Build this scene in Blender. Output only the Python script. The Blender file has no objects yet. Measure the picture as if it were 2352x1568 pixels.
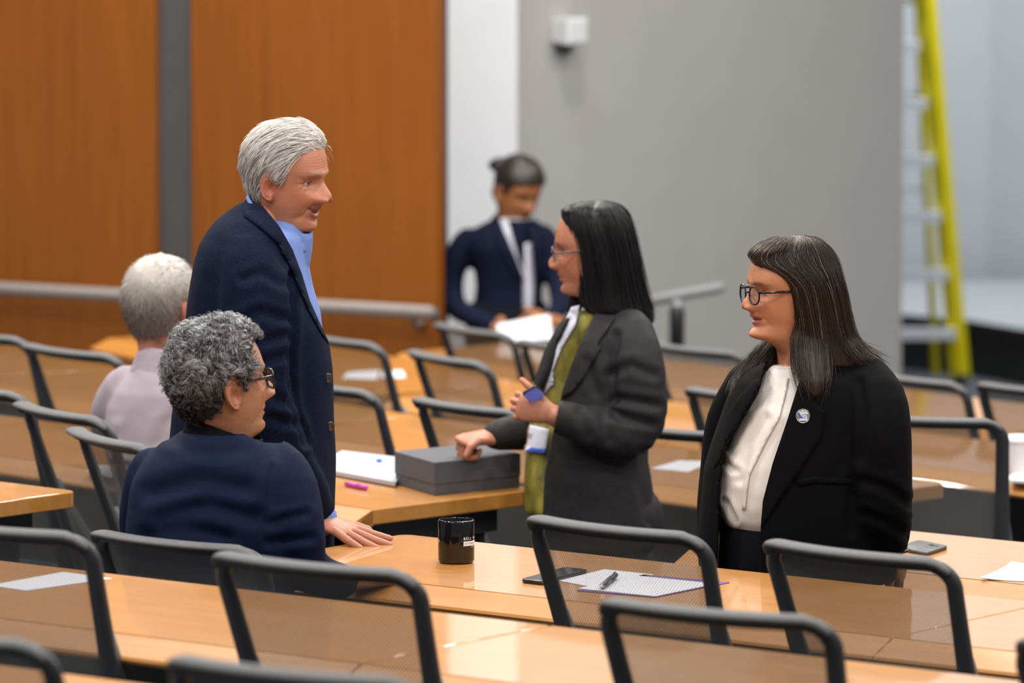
import bpy, bmesh, math, random
import numpy as np
from mathutils import Vector, Matrix
from mathutils.bvhtree import BVHTree

random.seed(7)
rng = np.random.default_rng(11)
scene = bpy.context.scene
C = scene.collection

# ------------------------------------------------------------------ camera
FPX = 13067.0                      # focal length in pixels of the 2352 x 1568 frame (200 mm on 36 mm)
ZC = 3.34                          # eye height above the stage floor
PITCH = math.atan((784 + 590) / FPX)
cam_d = bpy.data.cameras.new('camera')
cam_d.sensor_width = 36.0
cam_d.lens = 200.0
cam_d.clip_end = 200
cam_d.dof.use_dof = True
cam_d.dof.focus_distance = 12.75
cam_d.dof.aperture_fstop = 4.0
cam = bpy.data.objects.new('camera', cam_d)
C.objects.link(cam)
cam.location = (0, 0, ZC)
cam.rotation_euler = (math.pi / 2 - PITCH, 0, 0)
scene.camera = cam

# ------------------------------------------------------------------ world, lamps, exposure
world = bpy.data.worlds.new('world')
scene.world = world
world.use_nodes = True
wb = world.node_tree.nodes['Background']
wb.inputs[0].default_value = (0.86, 0.9, 1.0, 1)
wb.inputs[1].default_value = 0.20
scene.view_settings.view_transform = 'Standard'
scene.view_settings.look = 'None'
scene.view_settings.gamma = 1.0
scene.view_settings.exposure = 0.0
scene.cycles.use_denoising = True
scene.cycles.transparent_max_bounces = 24
scene.cycles.max_bounces = 8
scene.cycles.sample_clamp_indirect = 6.0


def lamp(loc, size, power, col=(1, 0.95, 0.88), target=None, spread=math.pi):
    l = bpy.data.lights.new('ceiling_or_fill_lamp', 'AREA')
    l.shape = 'DISK'
    l.size = size
    l.energy = power
    l.color = col
    l.spread = spread
    o = bpy.data.objects.new('ceiling_or_fill_lamp', l)
    C.objects.link(o)
    o.location = loc
    if target is not None:
        o.rotation_euler = (Vector(target) - Vector(loc)).to_track_quat('-Z', 'Y').to_euler()
    return o


# rows of recessed downlights in the hall ceiling
for lx in (-4.2, -1.9, 0.4, 2.7, 5.0):
    for ly in (7.5, 10.2, 12.9, 15.6, 18.3, 21.0):
        lamp((lx, ly, 5.6), 0.35, {7.5: 64, 10.2: 64, 12.9: 68, 15.6: 84, 18.3: 104, 21.0: 74}[ly])
# unseen fill lamps, added to brighten the end walls
for lx in (-3.6, -1.8):
    lamp((lx, 19.6, 5.2), 0.3, 6, (1, 0.9, 0.78), (lx, 21.8, 2.4))
lamp((-0.2, 21.2, 5.4), 0.3, 40, (0.9, 0.95, 1.0), (-0.2, 22.6, 2.6))
lamp((2.6, 29.0, 5.4), 0.8, 330, (0.95, 0.98, 1.0), (2.6, 32, 1.6))

# ------------------------------------------------------------------ helpers: pixel rays and mesh building
CP, SP = math.cos(PITCH), math.sin(PITCH)


def ray(px, py):
    a = (px - 1176) / FPX
    b = (784 - py) / FPX
    return np.array([a, CP + b * SP, -SP + b * CP])


def on_z(px, py, z):
    """point of the place at height z that stands at this spot of the photograph"""
    r = ray(px, py)
    return np.array([0, 0, ZC]) + (z - ZC) / r[2] * r


def at(px, py, Y):
    r = ray(px, py)
    return np.array([0, 0, ZC]) + Y / r[1] * r


def table_z(r):
    return ZC - (1.81 + 0.1 * (r - 2))


def floor_z(r):
    return table_z(r) - 0.73


def put(name, V, F, mat=None, parent=None, origin=None, smooth=True, sharp=None, cols=None):
    """link one mesh object; V in world coordinates (or in the parent's frame when local)"""
    V = np.asarray(V, float).reshape(-1, 3)
    if origin is None:
        origin = np.array(parent['org']) if parent is not None and 'org' in parent.keys() else np.zeros(3)
    me = bpy.data.meshes.new(name)
    me.from_pydata((V - np.asarray(origin)).tolist(), [], [tuple(int(i) for i in f) for f in F])
    if smooth:
        me.polygons.foreach_set('use_smooth', [True] * len(me.polygons))
    if mat is not None:
        me.materials.append(mat)
    if cols is not None:
        ca = me.color_attributes.new('Col', 'FLOAT_COLOR', 'POINT')
        c4 = np.ones((len(V), 4))
        c4[:, :3] = cols
        ca.data.foreach_set('color', c4.ravel())
    if sharp is not None:
        me.update()
        try:
            me.set_sharp_from_angle(angle=math.radians(sharp))
        except Exception:
            pass
    o = bpy.data.objects.new(name, me)
    C.objects.link(o)
    if parent is not None:
        o.parent = parent
        if 'org' in parent.keys():
            o['org'] = parent['org']
    else:
        o.location = origin
    return o


def thing(name, label, cat, loc=(0, 0, 0), rotz=0.0, group=None):
    o = bpy.data.objects.new(name, None)
    o.empty_display_size = 0.1
    C.objects.link(o)
    o.location = loc
    o.rotation_euler = (0, 0, rotz)
    o['label'] = label
    o['category'] = cat
    if group:
        o['group'] = group
    return o


def tag(o, label, cat, group=None):
    o['label'] = label
    o['category'] = cat
    if group:
        o['group'] = group
    return o


def structure(o):
    o['kind'] = 'structure'
    return o


class MB:
    def __init__(self):
        self.V = []
        self.F = []

    def add(self, V, F):
        n = len(self.V)
        self.V.extend([tuple(v) for v in V])
        self.F.extend([tuple(i + n for i in f) for f in F])
        return self

    def box(self, x0, x1, y0, y1, z0, z1):
        V = [(x, y, z) for z in (z0, z1) for y in (y0, y1) for x in (x0, x1)]
        return self.add(V, [(0, 2, 3, 1), (4, 5, 7, 6), (0, 1, 5, 4), (2, 6, 7, 3), (0, 4, 6, 2), (1, 3, 7, 5)])

    def loft(self, rings, caps=True, close=True):
        n = len(rings[0])
        V = [p for r in rings for p in r]
        F = []
        for i in range(len(rings) - 1):
            for j in range(n if close else n - 1):
                k = (j + 1) % n
                F.append((i * n + j, i * n + k, (i + 1) * n + k, (i + 1) * n + j))
        if caps:
            F.append(tuple(range(n - 1, -1, -1)))
            F.append(tuple(range((len(rings) - 1) * n, len(rings) * n)))
        return self.add(V, F)

    def tube(self, pts, rad, n=12, caps=True, flat=None, up=(0, 0, 1), dome=False):
        """sweep an ellipse along pts; rad scalar/list of r or (a, b)"""
        P = [np.asarray(p, float) for p in pts]
        m = len(P)
        R = [rad] * m if np.isscalar(rad) or (isinstance(rad, tuple) and len(rad) == 2) else list(rad)
        R = [(r, r) if np.isscalar(r) else r for r in R]
        if dome:
            t0 = P[1] - P[0]
            t0 /= np.linalg.norm(t0)
            t1 = P[-1] - P[-2]
            t1 /= np.linalg.norm(t1)
            ra, rb = R[0], R[-1]
            ea = min(ra)
            eb = min(rb)
            P = [P[0] - t0 * ea * .95, P[0] - t0 * ea * .7] + P + [P[-1] + t1 * eb * .7, P[-1] + t1 * eb * .95]
            R = [(ra[0] * .3, ra[1] * .3), (ra[0] * .71, ra[1] * .71)] + R + [(rb[0] * .71, rb[1] * .71), (rb[0] * .3, rb[1] * .3)]
            m = len(P)
        rings = []
        u = np.asarray(up, float)
        for i in range(m):
            t = P[min(i + 1, m - 1)] - P[max(i - 1, 0)]
            t = t / (np.linalg.norm(t) + 1e-12)
            a = np.cross(t, u)
            if np.linalg.norm(a) < 1e-3:
                a = np.cross(t, (1, 0, 0.01))
            a /= np.linalg.norm(a)
            b = np.cross(a, t)
            ang = np.arange(n) * 2 * math.pi / n
            rings.append(P[i] + np.outer(np.cos(ang) * R[i][0], a) + np.outer(np.sin(ang) * R[i][1], b))
        return self.loft(rings, caps)

    def sphere(self, c, r, n=16, m=10, M=None):
        r = (r, r, r) if np.isscalar(r) else r
        V = [(0, 0, -r[2])]
        for i in range(1, m):
            t = -math.pi / 2 + math.pi * i / m
            for j in range(n):
                p = 2 * math.pi * j / n
                V.append((r[0] * math.cos(t) * math.cos(p), r[1] * math.cos(t) * math.sin(p), r[2] * math.sin(t)))
        V.append((0, 0, r[2]))
        V = np.array(V)
        if M is not None:
            V = V @ np.asarray(M).T
        V = V + np.asarray(c)
        F = []
        for j in range(n):
            F.append((0, 1 + (j + 1) % n, 1 + j))
            F.append((len(V) - 1, 1 + (m - 2) * n + j, 1 + (m - 2) * n + (j + 1) % n))
        for i in range(m - 2):
            for j in range(n):
                k = (j + 1) % n
                F.append((1 + i * n + j, 1 + i * n + k, 1 + (i + 1) * n + k, 1 + (i + 1) * n + j))
        return self.add(V, F)

    def build(self, name, mat, parent=None, **kw):
        return put(name, np.array(self.V), self.F, mat, parent, **kw)


def bevel_obj(o, w=0.004, seg=2):
    m = o.modifiers.new('bevel', 'BEVEL')
    m.width = w
    m.segments = seg
    m.limit_method = 'ANGLE'
    m.angle_limit = math.radians(40)
    return o


def sring(c, ax, ay, n=40, e=2.0):
    """superellipse ring about c with half axes ax, ay"""
    t = np.arange(n) * 2 * math.pi / n
    ct, st = np.cos(t), np.sin(t)
    a = np.sign(ct) * np.abs(ct) ** (2 / e)
    b = np.sign(st) * np.abs(st) ** (2 / e)
    return np.asarray(c) + np.outer(a, ax) + np.outer(b, ay)


def fuse(V, F, voxel, smooth=4, factor=0.5):
    """weld overlapping closed shells into one continuous skin"""
    me = bpy.data.meshes.new('tmp')
    me.from_pydata([tuple(map(float, v)) for v in V], [], [tuple(int(i) for i in f) for f in F])
    bm = bmesh.new()
    bm.from_mesh(me)
    bmesh.ops.recalc_face_normals(bm, faces=bm.faces)
    bm.to_mesh(me)
    bm.free()
    o = bpy.data.objects.new('tmp', me)
    C.objects.link(o)
    r = o.modifiers.new('r', 'REMESH')
    r.mode = 'VOXEL'
    r.voxel_size = voxel
    if smooth:
        s = o.modifiers.new('s', 'SMOOTH')
        s.factor = factor
        s.iterations = smooth
    dg = bpy.context.evaluated_depsgraph_get()
    ev = o.evaluated_get(dg)
    m2 = ev.to_mesh()
    nv = len(m2.vertices)
    VV = np.empty(nv * 3, np.float32)
    m2.vertices.foreach_get('co', VV)
    NN = np.empty(nv * 3, np.float32)
    m2.vertices.foreach_get('normal', NN)
    nl = len(m2.loops)
    L = np.empty(nl, np.int32)
    m2.loops.foreach_get('vertex_index', L)
    ls = np.empty(len(m2.polygons), np.int32)
    m2.polygons.foreach_get('loop_start', ls)
    lt = np.empty(len(m2.polygons), np.int32)
    m2.polygons.foreach_get('loop_total', lt)
    FF = [tuple(L[a:a + b]) for a, b in zip(ls.tolist(), lt.tolist())]
    ev.to_mesh_clear()
    bpy.data.objects.remove(o)
    bpy.data.meshes.remove(me)
    return VV.reshape(-1, 3).astype(float), FF, NN.reshape(-1, 3).astype(float)


def project(V):
    """photograph pixel of each point"""
    V = np.asarray(V, float)
    y = V[:, 1]
    z = V[:, 2] - ZC
    dep = y * CP - z * SP
    up = y * SP + z * CP
    return np.stack([1176 + FPX * V[:, 0] / dep, 784 - FPX * up / dep], 1)


def inside(poly, P):
    poly = np.asarray(poly, float)
    x, y = P[:, 0], P[:, 1]
    res = np.zeros(len(P), bool)
    j = len(poly) - 1
    for i in range(len(poly)):
        xi, yi = poly[i]
        xj, yj = poly[j]
        c = ((yi > y) != (yj > y)) & (x < (xj - xi) * (y - yi) / (yj - yi + 1e-12) + xi)
        res ^= c
        j = i
    return res


def drop_faces(V, F, N, poly, front=False):
    """cut an opening out of a garment"""
    P = project(V)
    ok = inside(poly, P)
    if front:
        view = V - np.array([0, 0, ZC])
        ok &= (np.einsum('ij,ij->i', view, N) < 0)
    F2 = [f for f in F if not all(ok[i] for i in f)]
    used = np.zeros(len(V), bool)
    for f in F2:
        for i in f:
            used[i] = True
    idx = np.nonzero(ok & used)[0]
    poly = np.asarray(poly, float)
    V = V.copy()
    for i in idx:
        best = None
        for a, b in zip(poly, np.roll(poly, -1, axis=0)):
            ab = b - a
            t = np.clip(((P[i] - a) @ ab) / (ab @ ab + 1e-9), 0, 1)
            q = a + t * ab
            d = np.linalg.norm(P[i] - q)
            if best is None or d < best[0]:
                best = (d, q)
        V[i] = at(best[1][0], best[1][1], V[i][1])
    return V, F2


def bvh_of(V, F):
    return BVHTree.FromPolygons([tuple(v) for v in V], [tuple(int(i) for i in f) for f in F])


def patch(poly, bvh, lift=0.003, thick=0.004, step=8.0, depth0=None):
    """a flap of cloth: an outline laid on the garment below it, with its own thickness"""
    poly = np.asarray(poly, float)
    bm = bmesh.new()
    vs = [bm.verts.new((p[0], p[1], 0)) for p in poly]
    bm.faces.new(vs)
    bmesh.ops.triangulate(bm, faces=bm.faces[:])
    for _ in range(6):
        long_e = [e for e in bm.edges if e.calc_length() > step * 1.6]
        if not long_e:
            break
        bmesh.ops.subdivide_edges(bm, edges=long_e, cuts=1)
        bmesh.ops.triangulate(bm, faces=[f for f in bm.faces if len(f.verts) > 3])
    bm.verts.ensure_lookup_table()
    P = [(v.co.x, v.co.y) for v in bm.verts]
    F = [tuple(v.index for v in f.verts) for f in bm.faces]
    bm.free()
    o = Vector((0, 0, ZC))
    top = []
    dist = []
    for p in P:
        d = Vector(ray(*p)).normalized()
        h = bvh.ray_cast(o, d)
        dist.append(h[3] if h[0] is not None else None)
    good = [d for d in dist if d is not None]
    if not good:
        return MB()
    base = float(np.median(good))
    for i, p in enumerate(P):
        d = np.asarray(Vector(ray(*p)).normalized())
        if dist[i] is None or abs(dist[i] - base) > 0.25:
            q = [(abs(P[k][0] - p[0]) + abs(P[k][1] - p[1]), dist[k]) for k in range(len(P)) if dist[k] is not None and abs(dist[k] - base) <= 0.25]
            t = min(q)[1] if q else base
        else:
            t = dist[i]
        top.append(np.array([0, 0, ZC]) + d * (t - lift))
    top = np.array(top)
    vd = top - np.array([0, 0, ZC])
    vd /= np.linalg.norm(vd, axis=1)[:, None]
    bot = top + vd * thick
    n = len(top)
    # boundary edges
    cnt = {}
    for f in F:
        for a, b in ((f[0], f[1]), (f[1], f[2]), (f[2], f[0])):
            cnt[(a, b)] = cnt.get((a, b), 0) + 1
    FF = list(F) + [(f[2] + n, f[1] + n, f[0] + n) for f in F]
    for (a, b) in cnt:
        if (b, a) not in cnt:
            FF.append((a, a + n, b + n, b))
    return MB().add(np.vstack([top, bot]), FF)


# ------------------------------------------------------------------ materials
MATS = {}


def mat(name, col, rough=0.6, metal=0.0, var=0.0, vscale=20.0, stretch=(1, 1, 1), bump=0.0, bscale=60.0, bstretch=(1, 1, 1),
        coat=0.0, spec=0.5, col2=None, attr=False, sss=0.0, sheen=0.0, trans=0.0, alpha=1.0, fold=0.0, fscale=9.0, fstretch=(1, 1, 1)):
    m = bpy.data.materials.new(name)
    m.use_nodes = True
    nt = m.node_tree
    b = nt.nodes['Principled BSDF']
    b.inputs['Base Color'].default_value = (*col, 1)
    b.inputs['Roughness'].default_value = rough
    b.inputs['Metallic'].default_value = metal
    b.inputs['Specular IOR Level'].default_value = spec
    b.inputs['Coat Weight'].default_value = coat
    b.inputs['Coat Roughness'].default_value = 0.05
    b.inputs['Coat IOR'].default_value = 1.75
    b.inputs['Sheen Weight'].default_value = sheen
    b.inputs['Sheen Roughness'].default_value = 0.5
    b.inputs['Transmission Weight'].default_value = trans
    b.inputs['Alpha'].default_value = alpha
    if sss:
        b.inputs['Subsurface Weight'].default_value = sss
        b.inputs['Subsurface Radius'].default_value = (0.012, 0.004, 0.002)
        b.inputs['Subsurface Scale'].default_value = 0.6
    tc = nt.nodes.new('ShaderNodeTexCoord')

    def noise(scale, st, detail=4, rough_=0.55):
        mp = nt.nodes.new('ShaderNodeMapping')
        mp.inputs['Scale'].default_value = st
        nt.links.new(tc.outputs['Object'], mp.inputs['Vector'])
        n = nt.nodes.new('ShaderNodeTexNoise')
        n.inputs['Scale'].default_value = scale
        n.inputs['Detail'].default_value = detail
        n.inputs['Roughness'].default_value = rough_
        nt.links.new(mp.outputs[0], n.inputs['Vector'])
        return n
    src = None
    if attr:
        a = nt.nodes.new('ShaderNodeAttribute')
        a.attribute_name = 'Col'
        src = a.outputs['Color']
    if var or col2 is not None:
        n = noise(vscale, stretch)
        rp = nt.nodes.new('ShaderNodeValToRGB')
        rp.color_ramp.elements[0].position = 0.3
        rp.color_ramp.elements[1].position = 0.7
        c2 = col2 if col2 is not None else tuple(min(1, c * (1 + var)) for c in col)
        c1 = col if col2 is not None else tuple(c * (1 - var) for c in col)
        rp.color_ramp.elements[0].color = (*c1, 1)
        rp.color_ramp.elements[1].color = (*c2, 1)
        nt.links.new(n.outputs['Fac'], rp.inputs['Fac'])
        if src is not None:
            mx = nt.nodes.new('ShaderNodeMix')
            mx.data_type = 'RGBA'
            mx.blend_type = 'MULTIPLY'
            mx.inputs['Factor'].default_value = 1
            nt.links.new(src, mx.inputs['A'])
            nt.links.new(rp.outputs[0], mx.inputs['B'])
            src = mx.outputs['Result']
        else:
            src = rp.outputs[0]
    if src is not None:
        nt.links.new(src, b.inputs['Base Color'])
    last = None
    for amt, sc, st, dist in ((fold, fscale, fstretch, 0.02), (bump, bscale, bstretch, 0.002)):
        if amt:
            n = noise(sc, st, 2 if dist > 0.01 else 4)
            bp_ = nt.nodes.new('ShaderNodeBump')
            bp_.inputs['Strength'].default_value = amt
            bp_.inputs['Distance'].default_value = dist
            nt.links.new(n.outputs['Fac'], bp_.inputs['Height'])
            if last is not None:
                nt.links.new(last, bp_.inputs['Normal'])
            last = bp_.outputs[0]
    if last is not None:
        nt.links.new(last, b.inputs['Normal'])
    MATS[name] = m
    return m


def srgb(r, g, b):
    f = lambda c: (c / 255 / 12.92) if c <= 10 else ((c / 255 + 0.055) / 1.055) ** 2.4
    return (f(r), f(g), f(b))


M_table = mat('maple_veneer', (0.415, 0.172, 0.028), 0.5, col2=(0.485, 0.215, 0.043), vscale=6, stretch=(0.6, 7, 7), coat=0.75, spec=0.3, bump=0.02, bscale=30, bstretch=(0.5, 8, 8))
M_edge = mat('maple_edge', (0.385, 0.157, 0.027), 0.45, col2=(0.455, 0.20, 0.040), vscale=5, stretch=(0.5, 9, 9), coat=0.6, spec=0.3)
M_steel = mat('charcoal_steel', (0.035, 0.037, 0.042), 0.5, var=0.1, vscale=8, bump=0.03, bscale=200)
M_bolt = mat('bright_bolt', (0.55, 0.56, 0.58), 0.3, metal=1.0, var=0.05)
M_frame = mat('graphite_plastic', (0.036, 0.038, 0.043), 0.45, var=0.08, vscale=30, bump=0.03, bscale=400)
M_rail = mat('grey_woven_edge', (0.085, 0.088, 0.093), 0.75, var=0.15, vscale=150, bump=0.3, bscale=350)
M_seat = mat('charcoal_seat_fabric', (0.022, 0.023, 0.026), 0.9, var=0.2, vscale=200, bump=0.2, bscale=500)
M_bracket = mat('grey_bracket', (0.10, 0.105, 0.115), 0.5, var=0.05)
M_carpet = mat('blue_grey_carpet', (0.07, 0.078, 0.09), 0.95, var=0.25, vscale=120, bump=0.4, bscale=300)
M_wood = mat('orange_wood_panel', (0.245, 0.074, 0.006), 0.38, col2=(0.205, 0.058, 0.0045), vscale=3, stretch=(9, 9, 0.5), coat=0.15, spec=0.4)
M_wood2 = mat('orange_wood_panel_b', (0.235, 0.070, 0.0056), 0.38, col2=(0.195, 0.054, 0.004), vscale=3, stretch=(9, 9, 0.5), coat=0.15, spec=0.4)
M_strip = mat('slate_strip', (0.060, 0.058, 0.060), 0.6, var=0.06, vscale=10)
M_white_wall = mat('white_wall_paint', (0.72, 0.74, 0.78), 0.8, var=0.02, vscale=5, bump=0.05, bscale=200)
M_grey_wall = mat('grey_wall_paint', (0.36, 0.352, 0.348), 0.8, var=0.02, vscale=5, bump=0.05, bscale=200)
M_far_wall = mat('pale_wall_paint', (0.40, 0.42, 0.44), 0.8, var=0.02, vscale=5, bump=0.05, bscale=200)
M_handrail = mat('brushed_rail', (0.19, 0.165, 0.155), 0.45, var=0.05, vscale=20, stretch=(0.2, 5, 5))
M_paper = mat('white_paper', (0.62, 0.64, 0.70), 0.7, var=0.02, vscale=10)
M_black = mat('black_plastic', (0.012, 0.012, 0.013), 0.35, var=0.1)


def mesh_material():
    """woven chair mesh: fine grey threads with open gaps"""
    m = bpy.data.materials.new('chair_mesh')
    m.use_nodes = True
    nt = m.node_tree
    b = nt.nodes['Principled BSDF']
    b.inputs['Base Color'].default_value = (0.165, 0.165, 0.16, 1)
    b.inputs['Roughness'].default_value = 0.7
    out = nt.nodes['Material Output']
    tr = nt.nodes.new('ShaderNodeBsdfTransparent')
    mix = nt.nodes.new('ShaderNodeMixShader')
    tc = nt.nodes.new('ShaderNodeTexCoord')
    sep = nt.nodes.new('ShaderNodeSeparateXYZ')
    nt.links.new(tc.outputs['UV'], sep.inputs[0])
    outs = []
    for ax, k in ((0, 2 * math.pi / 0.0070), (1, 2 * math.pi / 0.0070)):
        mu = nt.nodes.new('ShaderNodeMath')
        mu.operation = 'MULTIPLY'
        mu.inputs[1].default_value = k
        nt.links.new(sep.outputs[ax], mu.inputs[0])
        sn = nt.nodes.new('ShaderNodeMath')
        sn.operation = 'SINE'
        nt.links.new(mu.outputs[0], sn.inputs[0])
        outs.append(sn)
    pr = nt.nodes.new('ShaderNodeMath')
    pr.operation = 'MULTIPLY'
    nt.links.new(outs[0].outputs[0], pr.inputs[0])
    nt.links.new(outs[1].outputs[0], pr.inputs[1])
    rp = nt.nodes.new('ShaderNodeMapRange')
    rp.inputs['From Min'].default_value = -0.25
    rp.inputs['From Max'].default_value = 0.25
    rp.inputs['To Min'].default_value = 0.40
    rp.inputs['To Max'].default_value = 0.86
    nt.links.new(pr.outputs[0], rp.inputs['Value'])
    nt.links.new(rp.outputs[0], mix.inputs['Fac'])
    nt.links.new(tr.outputs[0], mix.inputs[1])
    nt.links.new(b.outputs[0], mix.inputs[2])
    nt.links.new(mix.outputs[0], out.inputs['Surface'])
    return m


M_mesh = mesh_material()

# ------------------------------------------------------------------ the hall: stepped floor and walls
LR = np.array([math.sin(math.radians(127.5)), math.cos(math.radians(127.5))])    # along the right hand tables, towards the near right
DR = np.array([math.sin(math.radians(37.5)), math.cos(math.radians(37.5))])      # across them, towards the stage
row1 = np.array([0.06, 11.0])
FAR = {                                     # far edges of the table rows, left to right
    -6: [row1 - DR * 9.9 - LR * 9, row1 - DR * 9.9 + LR * 9],
    0: [np.array([-0.83, 9.83]) - LR * 7, np.array([-0.83, 9.83]) + LR * 9],
    1: [row1 - LR * 6, row1 + LR * 8],
    2: [np.array([-6.0, 18.0]), np.array([-1.06, 13.73]), np.array([-0.25, 12.98]), np.array([-0.25, 12.98]) + LR * 8],
    3: [np.array([-6.0, 21.0]), np.array([0.07, 14.54]), np.array([0.78, 13.90]), np.array([0.78, 13.90]) + LR * 7],
    4: [np.array([-5.0, 23.6]), np.array([-1.66, 19.02]), np.array([-1.25, 18.29]), np.array([-0.28, 16.98]), np.array([1.19, 15.41]), np.array([6.5, 10.5])],
    5: [np.array([-4.0, 24.5]), np.array([-0.95, 20.5]), np.array([0.06, 18.74]), np.array([1.83, 16.76]), np.array([7.0, 12.0])],
    6: [np.array([-3.0, 25.0]), np.array([0.40, 20.6]), np.array([1.83, 18.89]), np.array([7.5, 13.6])],
}
for r in range(-5, 0):
    FAR[r] = [row1 - DR * 1.41 * (1 - r) - LR * 8, row1 - DR * 1.41 * (1 - r) + LR * 9]
order = list(range(-6, 7))
prev = [np.array([-9.0, -2.0]), np.array([-9.0, -8.0]), np.array([9.0, -8.0]), np.array([9.0, -5.0])]
for r in order + [7]:
    if r == 7:
        cur = [np.array([-9.0, 36.0]), np.array([9.0, 36.0])]
        zt = 0.0
    else:
        cur = [p + DR * 0.07 for p in FAR[r]]
        zt = floor_z(max(r, -6))
    zt = max(zt, 0.0)
    ring = [tuple(p) for p in prev] + [tuple(p) for p in cur[::-1]]
    n = len(ring)
    V = [(x, y, zt) for x, y in ring] + [(x, y, -0.1) for x, y in ring]
    F = [tuple(range(n)), tuple(range(2 * n - 1, n - 1, -1))] + [(i, i + n, (i + 1) % n + n, (i + 1) % n) for i in range(n)]
    fl = put('floor', V, F, M_carpet, smooth=False)
    structure(fl)
    prev = cur

ZTOP = 6.0


def wall(name, a, b, m, z0=0.0, z1=ZTOP, th=0.12, parent=None):
    """upright slab from plan point a to b, its face towards the camera side"""
    a = np.array(a, float)
    b = np.array(b, float)
    t = (b - a) / np.linalg.norm(b - a)
    nrm = np.array([-t[1], t[0]])
    if nrm[1] < 0:
        nrm = -nrm
    q = [a, b, b + nrm * th, a + nrm * th]
    V = [(p[0], p[1], z) for z in (z0, z1) for p in q]
    F = [(3, 2, 1, 0), (4, 5, 6, 7)] + [(i, (i + 1) % 4, (i + 1) % 4 + 4, i + 4) for i in range(4)]
    return put(name, V, F, m, parent, smooth=False)


# wood-clad side wall with its slate strip, panels as separate boards
WA, WB = np.array([-5.2, 23.9]), at(1006, 300, 21.35)[:2]
wl = structure(wall('wall_left', WA + np.array([0.02, 0.08]), WB + np.array([-0.02, 0.08]), M_strip))


def wall_x(px):
    """plan point of the clad wall seen at pixel column px"""
    d = (WB - WA)
    k = (px - 1176) / FPX * 1.0055
    s = (WA[0] - k * WA[1]) / (k * d[1] - d[0])
    return WA + d * s


seams = [(-900, -330.5), (-330, 179.4), (180, 361)], [(443, 613.4), (614, 1006)]
k = 0
for grp in seams:
    for x0, x1 in grp:
        a = wall_x(x0)
        b = wall_x(x1)
        p = wall('wood_panel', a, b, (M_wood, M_wood2)[k % 2], 0.1, ZTOP, 0.05, parent=wl)
        k += 1
a, b = wall_x(363), wall_x(441)
wall('slate_strip', a + np.array([0, 0.03]), b + np.array([0, 0.03]), M_strip, 0.05, ZTOP, 0.04, parent=wl)

# white return, grey screen wall, far wall with corner
structure(wall('wall_back', at(960, 300, 22.4)[:2], at(1188, 300, 22.4)[:2], M_white_wall))
g0, g1 = at(1150, 300, 22.56)[:2], at(2074, 300, 24.6)[:2]
structure(wall('wall_screen', g0, g1, M_grey_wall, th=0.25))
fw = np.array([1.2, 32.2])
structure(wall('wall_far', fw, (2.74, 32.6), M_far_wall))
structure(wall('wall_right', (2.74, 32.6), (6.0, 30.6), M_far_wall))
# ------------------------------------------------------------------ rails on the walls
hr = thing('handrail', 'long pinkish grey handrail fixed along the orange wood wall', 'handrail', (0, 0, 0))
wd = (WB - WA) / np.linalg.norm(WB - WA)
wn = np.array([wd[1], -wd[0]])
if wn[1] > 0:
    wn = -wn
ra = WA + wn * 0.10
rb = WB + wd * 0.02 + wn * 0.10
mb = MB()
mb.tube([(ra[0], ra[1], 1.235), (rb[0], rb[1], 1.215), (rb[0] + .02, rb[1] + .03, 1.20)], (0.018, 0.026), 14)
mb.build('rail', M_handrail, hr)
for s in (0.1, 0.35, 0.62, 0.985):
    q = WA + (rb - ra) * s
    m2 = MB().tube([(q[0], q[1], 1.16), (q[0] + wn[0] * .06, q[1] + wn[1] * .06, 1.16), (q[0] + wn[0] * .10, q[1] + wn[1] * .10, 1.205)], 0.011, 8)
    m2.build('bracket', M_handrail, hr)
sr = thing('stair_rail', 'short sloping grey rail on a dark post before the grey wall', 'handrail', (0, 0, 0))
p0, p1 = at(1440, 700, 22.0), at(1655, 660, 22.0)
MB().tube([p0, p1], (0.02, 0.022), 12, dome=True).build('rail', mat('grey_rail', (0.20, 0.20, 0.205), 0.4, var=0.05), sr)
pp = at(1555, 684, 22.0)
MB().tube([(pp[0], pp[1], 0.45), (pp[0], pp[1], pp[2] - .005)], (0.022, 0.022), 12).build('post', MATS['grey_rail'], sr)
MB().tube([(pp[0], pp[1], pp[2] - .18), (pp[0], pp[1], pp[2] - .05)], (0.033, 0.03), 12, dome=True).build('post_sleeve', M_black, sr)
MB().tube([(pp[0], pp[1], 0.0), (pp[0], pp[1], 0.46)], (0.03, 0.03), 12).build('post_foot', MATS['grey_rail'], sr)

# ------------------------------------------------------------------ lecture tables
TW, BEV, TH = 0.585, 0.07, 0.04


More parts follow.
